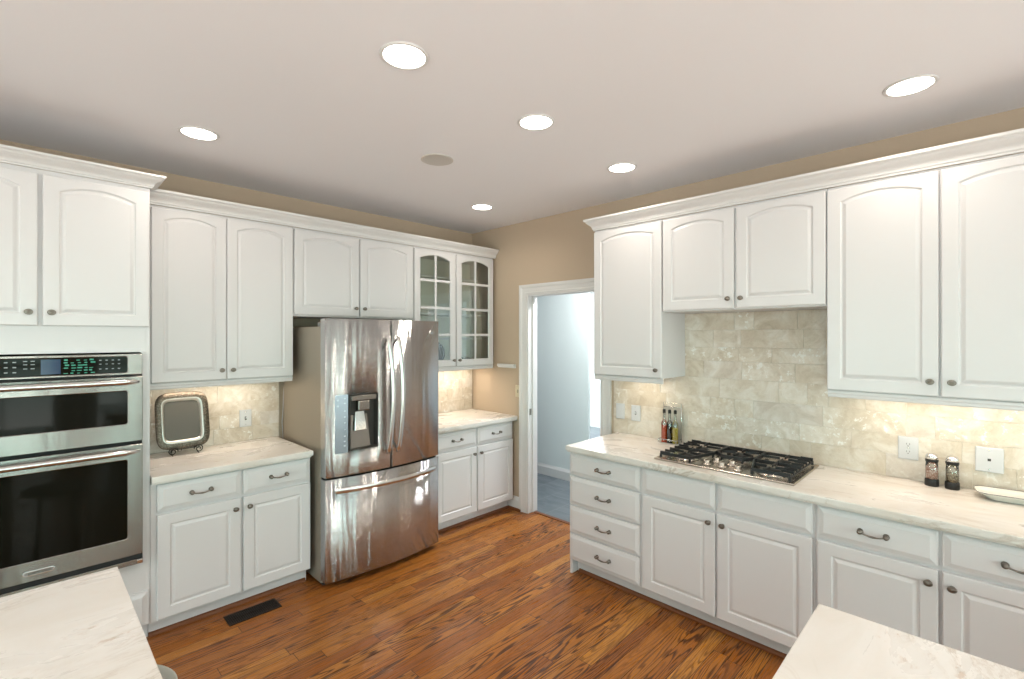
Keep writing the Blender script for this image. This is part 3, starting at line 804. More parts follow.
# ================================================================== REFRIGERATOR
FX0, FW = -1.938, 0.928
t = thing('refrigerator', 'stainless steel french-door refrigerator with ice and water dispenser', 'refrigerator', (FX0, 0, 0))
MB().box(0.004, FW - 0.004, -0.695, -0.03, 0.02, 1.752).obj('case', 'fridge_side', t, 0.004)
for x in (0.06, FW - 0.06):
    MB().box(x - 0.04, x + 0.04, -0.740, -0.60, 1.753, 1.782).obj('hinge_cover', 'hinge_grey', t, 0.006)
MB().box(0.02, FW - 0.02, -0.690, -0.64, 0.0, 0.0195).obj('base_grille', 'dark_gap', t)
YB = -0.700
def bulge(x): return -0.772 - 0.048 * (1 - ((x - FW / 2) / (FW / 2)) ** 2)
def curved_door(name, x0, x1, z0, z1, holes=None, nx=24):
    """slab whose front follows the bulge; hole = (xa, xb, za, zb) cut through the front skin"""
    xs = [x0 + (x1 - x0) * k / nx for k in range(nx + 1)]
    zs = [z0, z1]
    if holes:
        xa, xb, za, zb = holes
        xs = sorted(set([x for x in xs if abs(x - xa) > 0.008 and abs(x - xb) > 0.008] + [xa, xb]))
        zs = [z0, za, zb, z1]
    rnd = 0.010
    def yf(x):
        e = min(x - x0, x1 - x); y = bulge(x)
        if e < rnd: y += rnd - math.sqrt(max(0, rnd * rnd - (rnd - e) ** 2))
        return y
    ex = [x0 + rnd * q for q in (0.15, 0.4, 0.7, 1.0)] + [x1 - rnd * q for q in (0.15, 0.4, 0.7, 1.0)]
    xs = sorted(set([round(x, 5) for x in xs + ex]))
    m = MB(); v = []; nz = len(zs); idx = {}
    def V(x, y, z):
        k = (round(x, 5), round(y, 5), round(z, 5))
        if k not in idx: idx[k] = len(v); v.append((x, y, z))
        return idx[k]
    f = []; smf = []
    for i in range(len(xs) - 1):
        a, b = xs[i], xs[i + 1]
        for j in range(nz - 1):
            c, d = zs[j], zs[j + 1]
            if holes and a >= xa - 1e-6 and b <= xb + 1e-6 and abs(c - za) < 1e-6: continue
            f.append((V(a, yf(a), c), V(b, yf(b), c), V(b, yf(b), d), V(a, yf(a), d))); smf.append(True)
        f.append((V(a, yf(a), z1), V(b, yf(b), z1), V(b, YB, z1), V(a, YB, z1))); smf.append(False)
        f.append((V(a, YB, z0), V(b, YB, z0), V(b, yf(b), z0), V(a, yf(a), z0))); smf.append(False)
        f.append((V(b, YB, z0), V(a, YB, z0), V(a, YB, z1), V(b, YB, z1))); smf.append(False)
    for x in (x0, x1):
        f.append((V(x, yf(x), z0), V(x, yf(x), z1), V(x, YB, z1), V(x, YB, z0))); smf.append(False)
    if holes:
        yy = -0.762
        pts = [(xa, za), (xb, za), (xb, zb), (xa, zb)]
        hxs = [x for x in xs if xa - 1e-6 <= x <= xb + 1e-6]
        for z_ in (za, zb):
            for i in range(len(hxs) - 1):
                a, b = hxs[i], hxs[i + 1]
                f.append((V(a, yf(a), z_), V(b, yf(b), z_), V(b, yy, z_), V(a, yy, z_))); smf.append(False)
        for x in (xa, xb):
            f.append((V(x, yf(x), za), V(x, yf(x), zb), V(x, yy, zb), V(x, yy, za))); smf.append(False)
        f.append(tuple(V(x, yy, z_) for x, z_ in pts)); smf.append(False)
    m.v = v; m.f = f; m.sm = smf
    return m.obj(name, 'brushed_steel', t)
SPLIT = 0.468
ld = curved_door('door', 0.0, SPLIT - 0.003, 0.742, 1.805, holes=(0.150, 0.364, 0.905, 1.290))
rd = curved_door('door', SPLIT + 0.003, FW, 0.742, 1.805)
fd = curved_door('freezer_drawer', 0.0, FW, 0.045, 0.728)
MB().box(0.006, FW - 0.006, -0.735, -0.701, 0.729, 0.741).obj('door_gasket', 'dark_gap', t)
# dispenser
disp = MB()
xa, xb, za, zb = 0.153, 0.361, 0.908, 1.287
disp.box(xa, xa + 0.006, -0.812, -0.765, za, zb); disp.box(xb - 0.006, xb, -0.818, -0.765, za, zb)
disp.box(xa + 0.006, xb - 0.006, -0.818, -0.765, zb - 0.006, zb); disp.box(xa + 0.006, xb - 0.006, -0.818, -0.765, za, za + 0.010)
dp = disp.obj('dispenser_frame', 'slot_dark', ld, 0.001)
m = MB(); m.box(xa + 0.007, xb - 0.007, -0.770, -0.7645, za + 0.011, zb - 0.007); m.obj('recess', 'slot_dark', ld)
m = MB(); m.add([(xa + 0.012, -0.80, za + 0.012), (xb - 0.050, -0.80, za + 0.012), (xb - 0.062, -0.774, za + 0.235), (xa + 0.022, -0.774, za + 0.235), (xa + 0.012, -0.772, za + 0.012), (xb - 0.050, -0.772, za + 0.012), (xb - 0.062, -0.7705, za + 0.235), (xa + 0.022, -0.7705, za + 0.235)],
    [(0, 1, 2, 3), (4, 7, 6, 5), (0, 4, 5, 1), (1, 5, 6, 2), (2, 6, 7, 3), (3, 7, 4, 0)]); m.obj('back_plate', 'oven_steel', ld)
m = MB(); m.box(xa + 0.010, xb - 0.010, -0.816, -0.772, zb - 0.042, zb - 0.008); m.obj('light_hood', 'oven_steel', ld, 0.003)
m = MB(); m.box(xa + 0.058, xb - 0.060, -0.818, -0.775, zb - 0.115, zb - 0.043); m.obj('ice_chute', 'oven_steel', ld, 0.008)
m = MB(); m.add([(xa + 0.040, -0.806, za + 0.13), (xb - 0.080, -0.806, za + 0.13), (xb - 0.090, -0.786, zb - 0.12), (xa + 0.052, -0.786, zb - 0.12), (xa + 0.040, -0.800, za + 0.13), (xb - 0.080, -0.800, za + 0.13), (xb - 0.090, -0.780, zb - 0.12), (xa + 0.052, -0.780, zb - 0.12)],
    [(0, 1, 2, 3), (4, 7, 6, 5), (0, 4, 5, 1), (1, 5, 6, 2), (2, 6, 7, 3), (3, 7, 4, 0)]); m.obj('paddle', 'chrome', ld, 0.002)
# control strip to the left of the recess
mat('strip_grey', (0.26, 0.29, 0.33), 0.25, 0.7)
m = MB(); xs = [0.060 + 0.086 * k / 6 for k in range(7)]
m.rings([[(x, bulge(x) - 0.0012, za - 0.012) for x in xs] + [(x, bulge(x) + 0.001, za - 0.012) for x in reversed(xs)],
         [(x, bulge(x) - 0.0012, zb + 0.004) for x in xs] + [(x, bulge(x) + 0.001, zb + 0.004) for x in reversed(xs)]])
cs = m.obj('control_strip', 'strip_grey', ld)
m = MB()
for zq in (1.265, 1.232, 1.180, 1.140, 1.100, 1.055, 1.010, 0.975, 0.945):
    x = 0.125; y = bulge(x) - 0.0014; m.box(x - 0.007, x + 0.007, y - 0.0004, y + 0.0002, zq - 0.003, zq + 0.003)
for zq in (1.255, 1.215):
    x = 0.080; y = bulge(x) - 0.0014; m.box(x - 0.006, x + 0.006, y - 0.0006, y + 0.0002, zq - 0.004, zq + 0.004)
m.obj('button_marking', 'print_white', ld)['kind'] = 'stuff'
# handles
def fridge_handle(x, lean, parent):
    m = MB(); pts = []; N = 22
    yb = bulge(x)
    rr = []
    for k in range(N):
        s = k / (N - 1); z = 0.850 + (1.690 - 0.850) * s
        b = math.sin(PI * s)
        y = yb - 0.026 - 0.040 * b ** 0.7
        xx = x + lean * 0.018 * b
        hw, hd = 0.0175, 0.012
        rr.append([(xx + hw * math.cos(a) , y + hd * math.sin(a), z) for a in [2 * PI * q / 12 for q in range(12)]])
    m.rings(rr, smooth=True)
    for s in (0.035, 0.965):
        z = 0.850 + 0.84 * s; k = min(N - 1, int(s * N))
        y = yb - 0.026 - 0.040 * math.sin(PI * s) ** 0.7
        m.tube([(x, yb + 0.002, z), (x, y, z)], 0.010, 10)
    m.obj('handle', 'handle_steel', parent)
fridge_handle(SPLIT - 0.040, 1, ld); fridge_handle(SPLIT + 0.040, 1, rd)
m = MB(); rr = []; N = 26
for k in range(N):
    s = k / (N - 1); x = 0.050 + (FW - 0.10) * s; b = math.sin(PI * s)
    y = bulge(x) - 0.024 - 0.030 * b ** 0.6
    z = 0.655 + 0.0 * b
    rr.append([(x, y + 0.010 * math.cos(a), z + 0.020 * math.sin(a)) for a in [2 * PI * q / 12 for q in range(12)]])
m.rings(rr, smooth=True)
for x in (0.075, FW - 0.075):
    m.tube([(x, bulge(x) + 0.002, 0.655), (x, bulge(x) - 0.034, 0.655)], 0.010, 10)
m.obj('handle', 'handle_steel', fd)
bx_ = FW - 0.075
ang = math.atan2(2 * 0.048 * (bx_ - FW / 2) / (FW / 2) ** 2, 1)
lg = MB(); lg.lathe([(0, 0), (0.012, 0), (0.012, 0.0015), (0, 0.0016)], (bx_ - 0.022, bulge(bx_ - 0.022) - 0.0002, 1.715), 'y', 24).obj('emblem', 'chrome', rd)
text('LG', 0.024, (bx_ + 0.008, bulge(bx_ + 0.008) - 0.0012, 1.715), (R(90), 0, ang), 'chrome', rd)

# power cord beside the refrigerator
m = MB(); m.tube([(-1.880, 0.014, 1.36), (-1.888, 0.012, 1.25), (-1.892, 0.014, 1.12), (-1.900, 0.013, 1.02), (-1.893, 0.014, 0.93), (-1.89, 0.014, 0.70)], 0.0035, 8)
m.v = [(x - 0.03, y, z) for x, y, z in m.v]
tag(m.obj('power_cord', 'white_plastic'), 'thin pale cord hanging down the wall beside the refrigerator', 'cord')

# ================================================================== WALL B
RB = R(-90)
def bloc(y): return (0.0, y, 0.0)
# base cabinets: local x = -(world y) + start
t = thing('base_cabinet', 'white base cabinet with a stack of four drawers at the doorway end', 'base cabinet', bloc(-1.790), RB)
carcass_base(0.549, t, left_leg=True)
zs = [(0.110, 0.288), (0.300, 0.488), (0.500, 0.697), (0.710, 0.860)]
for z0, z1 in zs:
    d = drawer_front(-0.010, 0.540, z0, z1, BD, t); pull(0.277, (z0 + z1) / 2, BD, d)
t = thing('base_cabinet', 'white two-door base cabinet directly under the gas cooktop', 'base cabinet', bloc(-2.340), RB)
carcass_base(0.949, t)
base_two_door(0.949, (0.018, 0.462, 0.478, 0.936), t, pulls=False, knob_z=0.638)
t = thing('base_cabinet', 'white base cabinet with pewter-handled drawers, partly hidden by the island corner', 'base cabinet', bloc(-3.290), RB)
carcass_base(0.939, t)
base_two_door(0.939, (0.010, 0.450, 0.466, 0.929), t, knob_z=0.636)
t = thing('base_cabinet', 'white base cabinet at the near end of the cooktop run', 'base cabinet', bloc(-4.230), RB)
carcass_base(0.470, t)
d = drawer_front(0.010, 0.460, RZ0, RZ1, BD, t); pull(0.235, 0.786, BD, d)
d = door_front(0.010, 0.460, DZ0, DZ1, BD, t); knob(0.040, 0.636, BD, d)
slab('countertop', 0.0, 2.96, -0.648, BACK, (1, 1, 1, 0), 'long veined marble countertop carrying the gas cooktop', bloc(-1.768), RB)
# uppers
t = thing('wall_cabinet', 'single-door white wall cabinet nearest the doorway', 'wall cabinet', bloc(-1.793), RB)
upper(0.546, UB, UTOP, t, [(0.006, 0.545, UDZ0, UDZ1, 0.512)], 1.458)
t = thing('wall_cabinet', 'short white two-door wall cabinet above the gas cooktop', 'wall cabinet', bloc(-2.341), RB)
upper(0.943, 1.848, UTOP, t, [(0.010, 0.464, 1.856, UDZ1, 0.436), (0.482, 0.936, 1.856, UDZ1, 0.510)], 1.914, rail=False)
t = thing('wall_cabinet', 'tall white two-door wall cabinet above the two pepper mills', 'wall cabinet', bloc(-3.286), RB)
upper(0.916, UB, UTOP, t, [(0.001, 0.441, UDZ0, UDZ1, 0.413), (0.453, 0.908, UDZ0, UDZ1, 0.489)], 1.473)
t = thing('wall_cabinet', 'single-door white wall cabinet at the end of the cooktop wall', 'wall cabinet', bloc(-4.204), RB)
upper(0.496, UB, UTOP, t, [(0.006, 0.488, UDZ0, UDZ1, 0.036)], 1.473)
backsplash('tile_backsplash', -0.030, 2.94, [(-0.030, 0.565, 1.399), (0.565, 1.505, 1.847), (1.505, 2.94, 1.399)], 'cream stone tile backsplash behind the gas cooktop', bloc(-1.772), RB, seed=11)

# under-cabinet lights
def uc_light(x, w, rz, loc, label, k=1.0):
    t_ = thing('under_cabinet_light', label, 'light', loc, rz)
    MB().box(0, w, -0.17, -0.11, UB - 0.016, UB - 0.0015).obj('housing', 'white_plastic', t_, 0.002)
    MB().box(0.01, w - 0.01, -0.165, -0.115, UB - 0.0185, UB - 0.0165).obj('lens', 'strip_glow', t_)
    cx, cy = w / 2, -0.14
    if rz: wl = (loc[0] + cy * math.cos(rz) * 0 + (cy) , loc[1] - cx)
    else: wl = (loc[0] + cx, loc[1] + cy)
    area('under_cabinet_glow', (wl[0], wl[1], UB - 0.022), (0, 0, rz), w - 0.02, 0.05, k * UC_W * w / 0.5, (1.0, 0.86, 0.68), 170)
uc_light(0, 0.62, 0.0, (-2.70, 0, 0), 'slim light bar under the cabinet above the square platter')
uc_light(0, 0.80, 0.0, (-0.86, 0, 0), 'slim light bar under the glass-door cabinet', 1.7)
uc_light(0, 0.36, RB, bloc(-1.89), 'slim light bar under the single-door cabinet nearest the doorway')
uc_light(0, 0.76, RB, bloc(-3.37), 'slim light bar under the tall cabinet above the pepper mills')

# ================================================================== CEILING LIGHTS
can_labels = ['large round recessed ceiling light nearest the viewer', 'recessed ceiling light in front of the oven tower',
    'recessed ceiling light at the middle of the room', 'recessed ceiling light near the tall cabinet above the pepper mills',
    'recessed ceiling light in front of the doorway-end wall cabinet', 'smallest-looking recessed ceiling light near the room corner',
    'recessed ceiling light above the island', 'recessed ceiling light left of the island', 'recessed ceiling light before the pantry',
    'recessed ceiling light behind the viewer', 'recessed ceiling light by the rear windows']
can_labels[0] = 'largest-looking recessed ceiling light, the one above the centre of the floor'
proto = None
for i, (x, y) in enumerate(CANS):
    if proto is None:
        proto = thing('recessed_ceiling_light', can_labels[i], 'ceiling light', (x, y, CEIL), 0, 'recessed ceiling lights')
        MB().lathe([(0.081, -0.0005), (0.094, -0.0005), (0.096, -0.003), (0.092, -0.006), (0.083, -0.0065), (0.081, -0.004), (0.081, -0.0005)], (0, 0, 0), 'z', 40).obj('trim_ring', 'white_trim', proto)
        MB().lathe([(0, -0.0008), (0.0805, -0.0008), (0.0805, -0.0028), (0.045, -0.0032), (0, -0.0032)], (0, 0, 0), 'z', 40).obj('lens', 'lens_glow', proto)
        # the ring profile closes on itself: no caps
    else:
        o = proto.copy(); COL.objects.link(o); o.location = (x, y, CEIL); o['label'] = can_labels[i]
        for ch in list(proto.children):
            c = ch.copy(); COL.objects.link(c); c.parent = o
    area('recessed_lamp', (x, y, CEIL - 0.012), (0, 0, 0), 0.13, 0.13, CAN_W, (1.0, 0.90, 0.78), 150, shape='DISK')
m = MB(); m.lathe([(0, -0.0005), (0.098, -0.0005), (0.100, -0.004), (0.094, -0.0065), (0.088, -0.005), (0, -0.005)], (0, 0, 0), 'z', 40)
tag(m.obj('ceiling_speaker', 'speaker_mesh', None, loc=(-1.537, -1.459, CEIL)), 'round flush ceiling speaker with a grey grille', 'speaker')

# ================================================================== COOKTOP (local x along the counter, front -y)
t = thing('gas_cooktop', 'stainless five-burner gas cooktop with black cast-iron grates', 'cooktop', (0.0, -2.400, 0.914), RB)
CW = 0.785; cf, cb = -0.558, -0.035
m = MB()
def rr_(i, z): return [(i, cf + i, z), (CW - i, cf + i, z), (CW - i, cb - i, z), (i, cb - i, z)]
m.rings([rr_(0.004, 0.0005), rr_(0.0, 0.004), rr_(0.0, 0.008), rr_(0.004, 0.0115), rr_(0.018, 0.0105), rr_(0.024, 0.0065)])
m.obj('pan', 'cooktop_steel', t)
BURN = [(0.150, -0.175, 0.044), (0.150, -0.415, 0.054), (0.392, -0.190, 0.060), (0.635, -0.175, 0.044), (0.635, -0.415, 0.058)]
for bx, by, br in BURN:
    m = MB(); m.lathe([(0, 0.0068), (br * 1.35, 0.0068), (br * 1.3, 0.011), (br * 1.0, 0.013), (br, 0.024), (0, 0.024)], (bx, by, 0), 'z', 24)
    b_ = m.obj('burner', 'cooktop_steel', t)
    MB().lathe([(0, 0.0243), (br * 0.80, 0.0243), (br * 0.84, 0.027), (br * 0.76, 0.031), (0, 0.032)], (bx, by, 0), 'z', 24).obj('burner_cap', 'black_iron', b_)
def bar(m, p, q, w=0.009, h=0.014, z=0.048):
    p = Vector(p); q = Vector(q); d = (q - p).normalized(); n = Vector((-d.y, d.x)) * w / 2
    zz = [z - h, z - h, z, z]
    def sec(c): return [(c.x - n.x, c.y - n.y, z - h), (c.x + n.x, c.y + n.y, z - h), (c.x + n.x * 0.7, c.y + n.y * 0.7, z), (c.x - n.x * 0.7, c.y - n.y * 0.7, z)]
    m.rings([sec(p), sec(q)])
def foot(m, x, y): m.box(x - 0.006, x + 0.006, y - 0.006, y + 0.006, 0.0115, 0.036)
def side_grate(xo, xi, sgn):
    m = MB()
    # outer frame: outer edge straight, inner edge slanting in towards the front
    yb, yf_ = cb - 0.030, cf + 0.035
    A, B_, C, D, E_ = (xo, yb), (xi, yb), (xi, (yb + yf_) / 2 - 0.02), (xi - sgn * 0.055, yf_), (xo, yf_)
    P = [A, B_, C, D, E_]
    for k in range(4): bar(m, P[k], P[(k + 1) % 5], 0.010, 0.018)
    bar(m, P[4], P[0], 0.008, 0.008, 0.034)
    ym = (yb + yf_) / 2
    bar(m, (xo, ym), (xi, ym), 0.010, 0.020)
    cx = (xo + xi) / 2
    for by in (-0.175, -0.415):
        for (dx, dy) in ((1, 0), (-1, 0), (0, 1), (0, -1)):
            L0 = 0.022; L1 = (abs(xo - xi) / 2 - 0.005) if dx else 0.108
            if dx and by < -0.3 and dx == -sgn * -1: L1 -= 0.03
            bar(m, (cx + dx * L0, by + dy * L0), (cx + dx * L1, by + dy * L1), 0.008, 0.014, 0.052)
    # close-set fingers along the outer edge
    for k in range(8):
        y = yb - (yb - yf_) * k / 7
        bar(m, (xo, y), (xo + sgn * 0.060, y), 0.008, 0.013, 0.052)
        m.box(xo - 0.004 if sgn > 0 else xo - 0.002, xo + 0.002 if sgn > 0 else xo + 0.004, y - 0.005, y + 0.005, 0.030, 0.052)
    for x, y in P: foot(m, x, y)
    m.obj('grate', 'black_iron', t, 0.001)
side_grate(0.030, 0.272, 1); side_grate(CW - 0.030, CW - 0.272, -1)
m = MB()
yb, yf_ = cb - 0.030, -0.330
P = [(0.282, yb), (CW - 0.282, yb), (CW - 0.282, -0.265), (0.452, yf_), (0.333, yf_), (0.282, -0.265)]
for k in range(6): bar(m, P[k], P[(k + 1) % 6], 0.011, 0.022)
for a in range(6):
    an = R(60 * a + 30); c_, s_ = math.cos(an), math.sin(an)
    bar(m, (0.3925 + c_ * 0.028, -0.19 + s_ * 0.028), (0.3925 + c_ * 0.105, -0.19 + s_ * 0.105), 0.008, 0.014, 0.052)
for x, y in P: foot(m, x, y)
m.obj('grate', 'black_iron', t, 0.001)
# knobs: world (x,y) -> local (x_l = -2.4 - y ; y_l = x)
for kx, ky in ((0.297, -0.470), (0.318, -0.375), (0.383, -0.465), (0.412, -0.385), (0.478, -0.475)):
    m = MB(); m.lathe([(0, 0.0068), (0.027, 0.0068), (0.027, 0.010), (0.021, 0.013), (0.019, 0.016), (0.0185, 0.030), (0.016, 0.034), (0, 0.035)], (kx, ky, 0), 'z', 24)
    kb = m.obj('control_knob', 'cooktop_steel', t)
    MB().box(kx - 0.0035, kx + 0.0035, ky - 0.018, ky + 0.018, 0.0335, 0.043).obj('grip', 'cooktop_steel', kb, 0.002)

# ================================================================== SMALL THINGS ON WALL B
def wall_plate(kind, loc, rz, label, w=0.075, h=0.120, m='white_plastic'):
    """local: front faces -y, centre at origin, back on y=0"""
    name, cat = {'duplex': ('duplex_outlet', 'outlet'), 'toggle': ('toggle_switch', 'switch'), 'blank': ('blank_wall_plate', 'wall plate'), 'jack': ('phone_jack_plate', 'wall plate')}[kind]
    t_ = thing(name, label, cat, loc, rz)
    def q(i, y): return [(-w/2 + i, y, -h/2 + i), (w/2 - i, y, -h/2 + i), (w/2 - i, y, h/2 - i), (-w/2 + i, y, h/2 - i)]
    MB().rings([q(0, 0), q(0, -0.0035), q(0.003, -0.006), q(0.006, -0.0065)]).obj('face_plate', m, t_)
    if kind == 'duplex':
        for z in (0.020, -0.020):
            s_ = MB(); s_.rings([round_rect(0, z, 0.0165, 0.0145, 0.012, -0.0066), round_rect(0, z, 0.0165, 0.0145, 0.012, -0.009)])
            so = s_.obj('socket', m, t_)
            u = MB(); u.box(-0.0075, -0.0055, -0.0096, -0.0091, z - 0.001, z + 0.007); u.box(0.0055, 0.0075, -0.0096, -0.0091, z - 0.001, z + 0.007)
            u.lathe([(0, 0), (0.0025, 0), (0.0025, 0.0005), (0, 0.0005)], (0, -0.0091, z - 0.0075), 'y', 10); u.obj('slots', 'slot_dark', so)
    if kind == 'toggle':
        s_ = MB(); s_.box(-0.006, 0.006, -0.0080, -0.0066, -0.0125, 0.0125); s_.obj('toggle_bezel', 'slot_dark', t_)
        s_ = MB(); s_.add([(-0.004, -0.0081, -0.006), (0.004, -0.0081, -0.006), (0.004, -0.0081, 0.006), (-0.004, -0.0081, 0.006), (-0.003, -0.020, 0.006), (0.003, -0.020, 0.006), (0.003, -0.019, 0.012), (-0.003, -0.019, 0.012)],
            [(0, 1, 2, 3), (4, 7, 6, 5), (0, 4, 5, 1), (1, 5, 6, 2), (2, 6, 7, 3), (3, 7, 4, 0)]); s_.obj('toggle_lever', m, t_)
    if kind == 'jack':
        s_ = MB(); s_.box(-0.006, 0.006, -0.0078, -0.0066, -0.006, 0.006); s_.obj('socket', 'slot_dark', t_)
    if kind != 'blank':
        for z in (0.0465, -0.0465) if kind != 'duplex' else (0.0,):
            MB().lathe([(0, 0), (0.003, 0), (0.0025, 0.001), (0, 0.001)], (0, -0.0066, z), 'y', 10).obj('screw', 'chrome', t_)
    return t_
XT = 0.0115 - 0.001      # tile face
wall_plate('blank', (XT, -1.806, 1.090), RB, 'blank white wall plate nearest the doorway on the tile', 0.078, 0.122)
wall_plate('toggle', (XT, -1.945, 1.088), RB, 'white wall plate with a toggle switch left of the oil bottles', 0.078, 0.122)
wall_plate('duplex', (XT, -3.588, 1.084), RB, 'white duplex outlet left of the pepper mills', 0.085, 0.122)
wall_plate('jack', (XT, -3.898, 1.076), RB, 'wide white wall plate with a small jack right of the pepper mills', 0.100, 0.122)
wall_plate('toggle', (-2.190, XT, 1.082), 0.0, 'white toggle switch plate on the tile right of the square platter', 0.080, 0.125)
wall_plate('toggle', (wx, -0.652, 1.155), RB, 'ivory toggle switch on the tan wall beside the doorway casing', 0.070, 0.115, 'ivory_plastic')
# narrow ledge on the tan wall
t = thing('wall_ledge', 'narrow white ledge on the tan wall left of the doorway', 'ledge', (wx, -0.386, 1.394), RB)
MB().box(0, 0.240, -0.030, -0.001, -0.006, 0.018).obj('ledge_board', 'white_trim', t, 0.002)
MB().box(0, 0.240, -0.018, -0.001, -0.018, -0.0065).obj('back_strip', 'white_trim', t, 0.002)

# oil and vinegar rack
t = thing('bottle_rack', 'slim chrome wire rack holding oil and vinegar bottles on the counter', 'rack', (0.0, -2.186, 0.914), RB)
m = MB(); m.box(0.0, 0.142, -0.100, -0.012, 0.004, 0.008)
for x in (0.010, 0.132):
    for y in (-0.092, -0.020): m.box(x - 0.004, x + 0.004, y - 0.004, y + 0.004, 0.0, 0.0045)
m.obj('base_tray', 'chrome', t)
m = MB(); m.tube([(0.003, -0.014, 0.006), (0.003, -0.014, 0.285), (0.139, -0.014, 0.285), (0.139, -0.014, 0.006)], 0.003, 8)
m.tube([(0.003, -0.014, 0.255), (0.139, -0.014, 0.255)], 0.0022, 8)
m.tube([(0.003, -0.014, 0.030), (0.003, -0.100, 0.030), (0.139, -0.100, 0.030), (0.139, -0.014, 0.030)], 0.0022, 8)
m.tube([(0.003, -0.100, 0.006), (0.003, -0.100, 0.030)], 0.0022, 8); m.tube([(0.139, -0.100, 0.006), (0.139, -0.100, 0.030)], 0.0022, 8)
m.obj('wire_frame', 'chrome', t)
m = MB(); m.box(0.006, 0.136, -0.0125, -0.0115, 0.012, 0.252); m.obj('back_plate', 'rack_panel', t)
def oil_bottle(x, liq, fill, label):
    b = thing('glass_bottle', label, 'bottle', (-0.058, -2.186 - x, 0.9225), RB)
    MB().lathe([(0, 0.0), (0.018, 0.0), (0.0208, 0.004), (0.0208, 0.126), (0.018, 0.140), (0.0085, 0.156), (0.0075, 0.200), (0.009, 0.202), (0.009, 0.206), (0, 0.206)], (0, 0, 0), 'z', 20).obj('bottle_glass', 'jar_glass', b)
    MB().lathe([(0, 0.002), (0.0200, 0.002), (0.0201, 0.005), (0.0201, fill - 0.002), (0.0198, fill), (0, fill)], (0, 0, 0), 'z', 20).obj('contents', liq, b)
    MB().lathe([(0, 0.2065), (0.0105, 0.2065), (0.011, 0.228), (0.008, 0.233), (0, 0.234)], (0, 0, 0), 'z', 16).obj('stopper', 'stopper_black', b)
    return b
oil_bottle(0.0285, 'red_vinegar', 0.118, 'bottle of orange-red vinegar in the chrome rack')
oil_bottle(0.071, 'dark_vinegar', 0.130, 'bottle of nearly black vinegar in the chrome rack')
oil_bottle(0.1135, 'yellow_oil', 0.108, 'bottle of yellow oil in the chrome rack')
# dark bottle has a dark neck
# mills
def mill(y, grain, fill, label, name):
    b = thing(name, label, 'grinder', (-0.040, y, 0.914), RB, None)
    MB().lathe([(0, 0), (0.027, 0), (0.029, 0.003), (0.029, 0.030), (0.0275, 0.036), (0, 0.036)], (0, 0, 0), 'z', 28).obj('base', 'stopper_black', b)
    MB().lathe([(0, 0.0365), (0.0268, 0.0365), (0.0245, 0.125), (0, 0.125)], (0, 0, 0), 'z', 28).obj('glass_body', 'jar_glass', b)
    MB().lathe([(0, 0.038), (0.0245, 0.038), (0.0245, fill), (0, fill)], (0, 0, 0), 'z', 24).obj('contents', grain, b)
    MB().lathe([(0, 0.1255), (0.0268, 0.1255), (0.0268, 0.136), (0, 0.136)], (0, 0, 0), 'z', 28).obj('collar', 'stopper_black', b)
    MB().lathe([(0, 0.1365), (0.0260, 0.1365), (0.0255, 0.152), (0.020, 0.162), (0.010, 0.166), (0, 0.167)], (0, 0, 0), 'z', 28).obj('top', 'chrome', b)
mill(-3.687, 'salt_pink', 0.092, 'salt grinder with pink salt and a chrome top', 'salt_mill')
mill(-3.765, 'pepper_corn', 0.080, 'pepper grinder with brown peppercorns and a chrome top', 'pepper_mill')
# ceramic platter at the right edge
t = thing('ceramic_platter', 'white oblong ceramic platter with a dark rim line on the counter', 'platter', (-0.105, -3.850, 0.9145), R(-90) + R(7))
def oval(hx, hy, r, z, dx=0.0): return [(p[0] + dx, p[2], z) for p in round_rect(0, 0, hx, hy, r, 0, 6)]
m = MB(); c0 = 0.17
m.rings([oval(0.120, 0.045, 0.03, 0.0, c0), oval(0.135, 0.055, 0.035, 0.006, c0), oval(0.165, 0.072, 0.04, 0.028, c0), oval(0.172, 0.078, 0.042, 0.033, c0), oval(0.168, 0.074, 0.040, 0.0345, c0), oval(0.150, 0.060, 0.036, 0.026, c0), oval(0.120, 0.045, 0.03, 0.022, c0)], smooth=True)
m.obj('dish', 'ceramic', t)
m = MB(); m.tube(oval(0.1715, 0.0775, 0.042, 0.0342, c0), 0.0018, 8, closed=True); m.obj('rim_line', 'ceramic_rim', t)

# square platter on a wire easel
t = thing('wire_easel', 'small black scrolled wire easel on the counter', 'easel', (-2.595, -0.155, 0.914))
def spiral(cx, cz, r0, turns, sgn, y, start):
    pts = []
    for k in range(28):
        s = k / 27; a = start + sgn * s * turns * 2 * PI; r = r0 * (1 - 0.78 * s)
        pts.append((cx + r * math.cos(a), y, cz + r * math.sin(a)))
    return pts
for sgn in (-1, 1):
    m = MB()
    x = sgn * 0.072
    m.tube([(x - sgn * 0.026, -0.012, 0.050)] + spiral(x, 0.030, 0.0275, 1.6, -sgn, -0.014, R(180) if sgn > 0 else 0.0), 0.0030, 8)
    m.tube([(x, -0.014, 0.0022), (x, 0.03, 0.004), (x, 0.055, 0.020)], 0.0023, 8)
    m.tube([(x, -0.014, 0.046), (x, 0.010, 0.030), (x, 0.042, 0.030)], 0.0023, 8)
    m.obj('scroll_foot', 'wire_black', t)
m = MB()
m.tube([(-0.072, 0.042, 0.030), (-0.05, 0.052, 0.06), (0, 0.075, 0.18), (0.05, 0.052, 0.06), (0.072, 0.042, 0.030)], 0.0023, 8)
m.tube([(0, 0.075, 0.18), (0, 0.105, 0.10), (0, 0.125, 0.004)], 0.0023, 8)
m.tube([(-0.072, 0.042, 0.030), (0.072, 0.042, 0.030)], 0.0023, 8)
m.obj('back_stand', 'wire_black', t)
t = thing('square_platter', 'pewter square platter with rounded hammered rim leaning on the wire easel', 'platter', (-2.600, -0.150, 0.952), 0)
t.rotation_euler = (R(-11), 0, R(4))
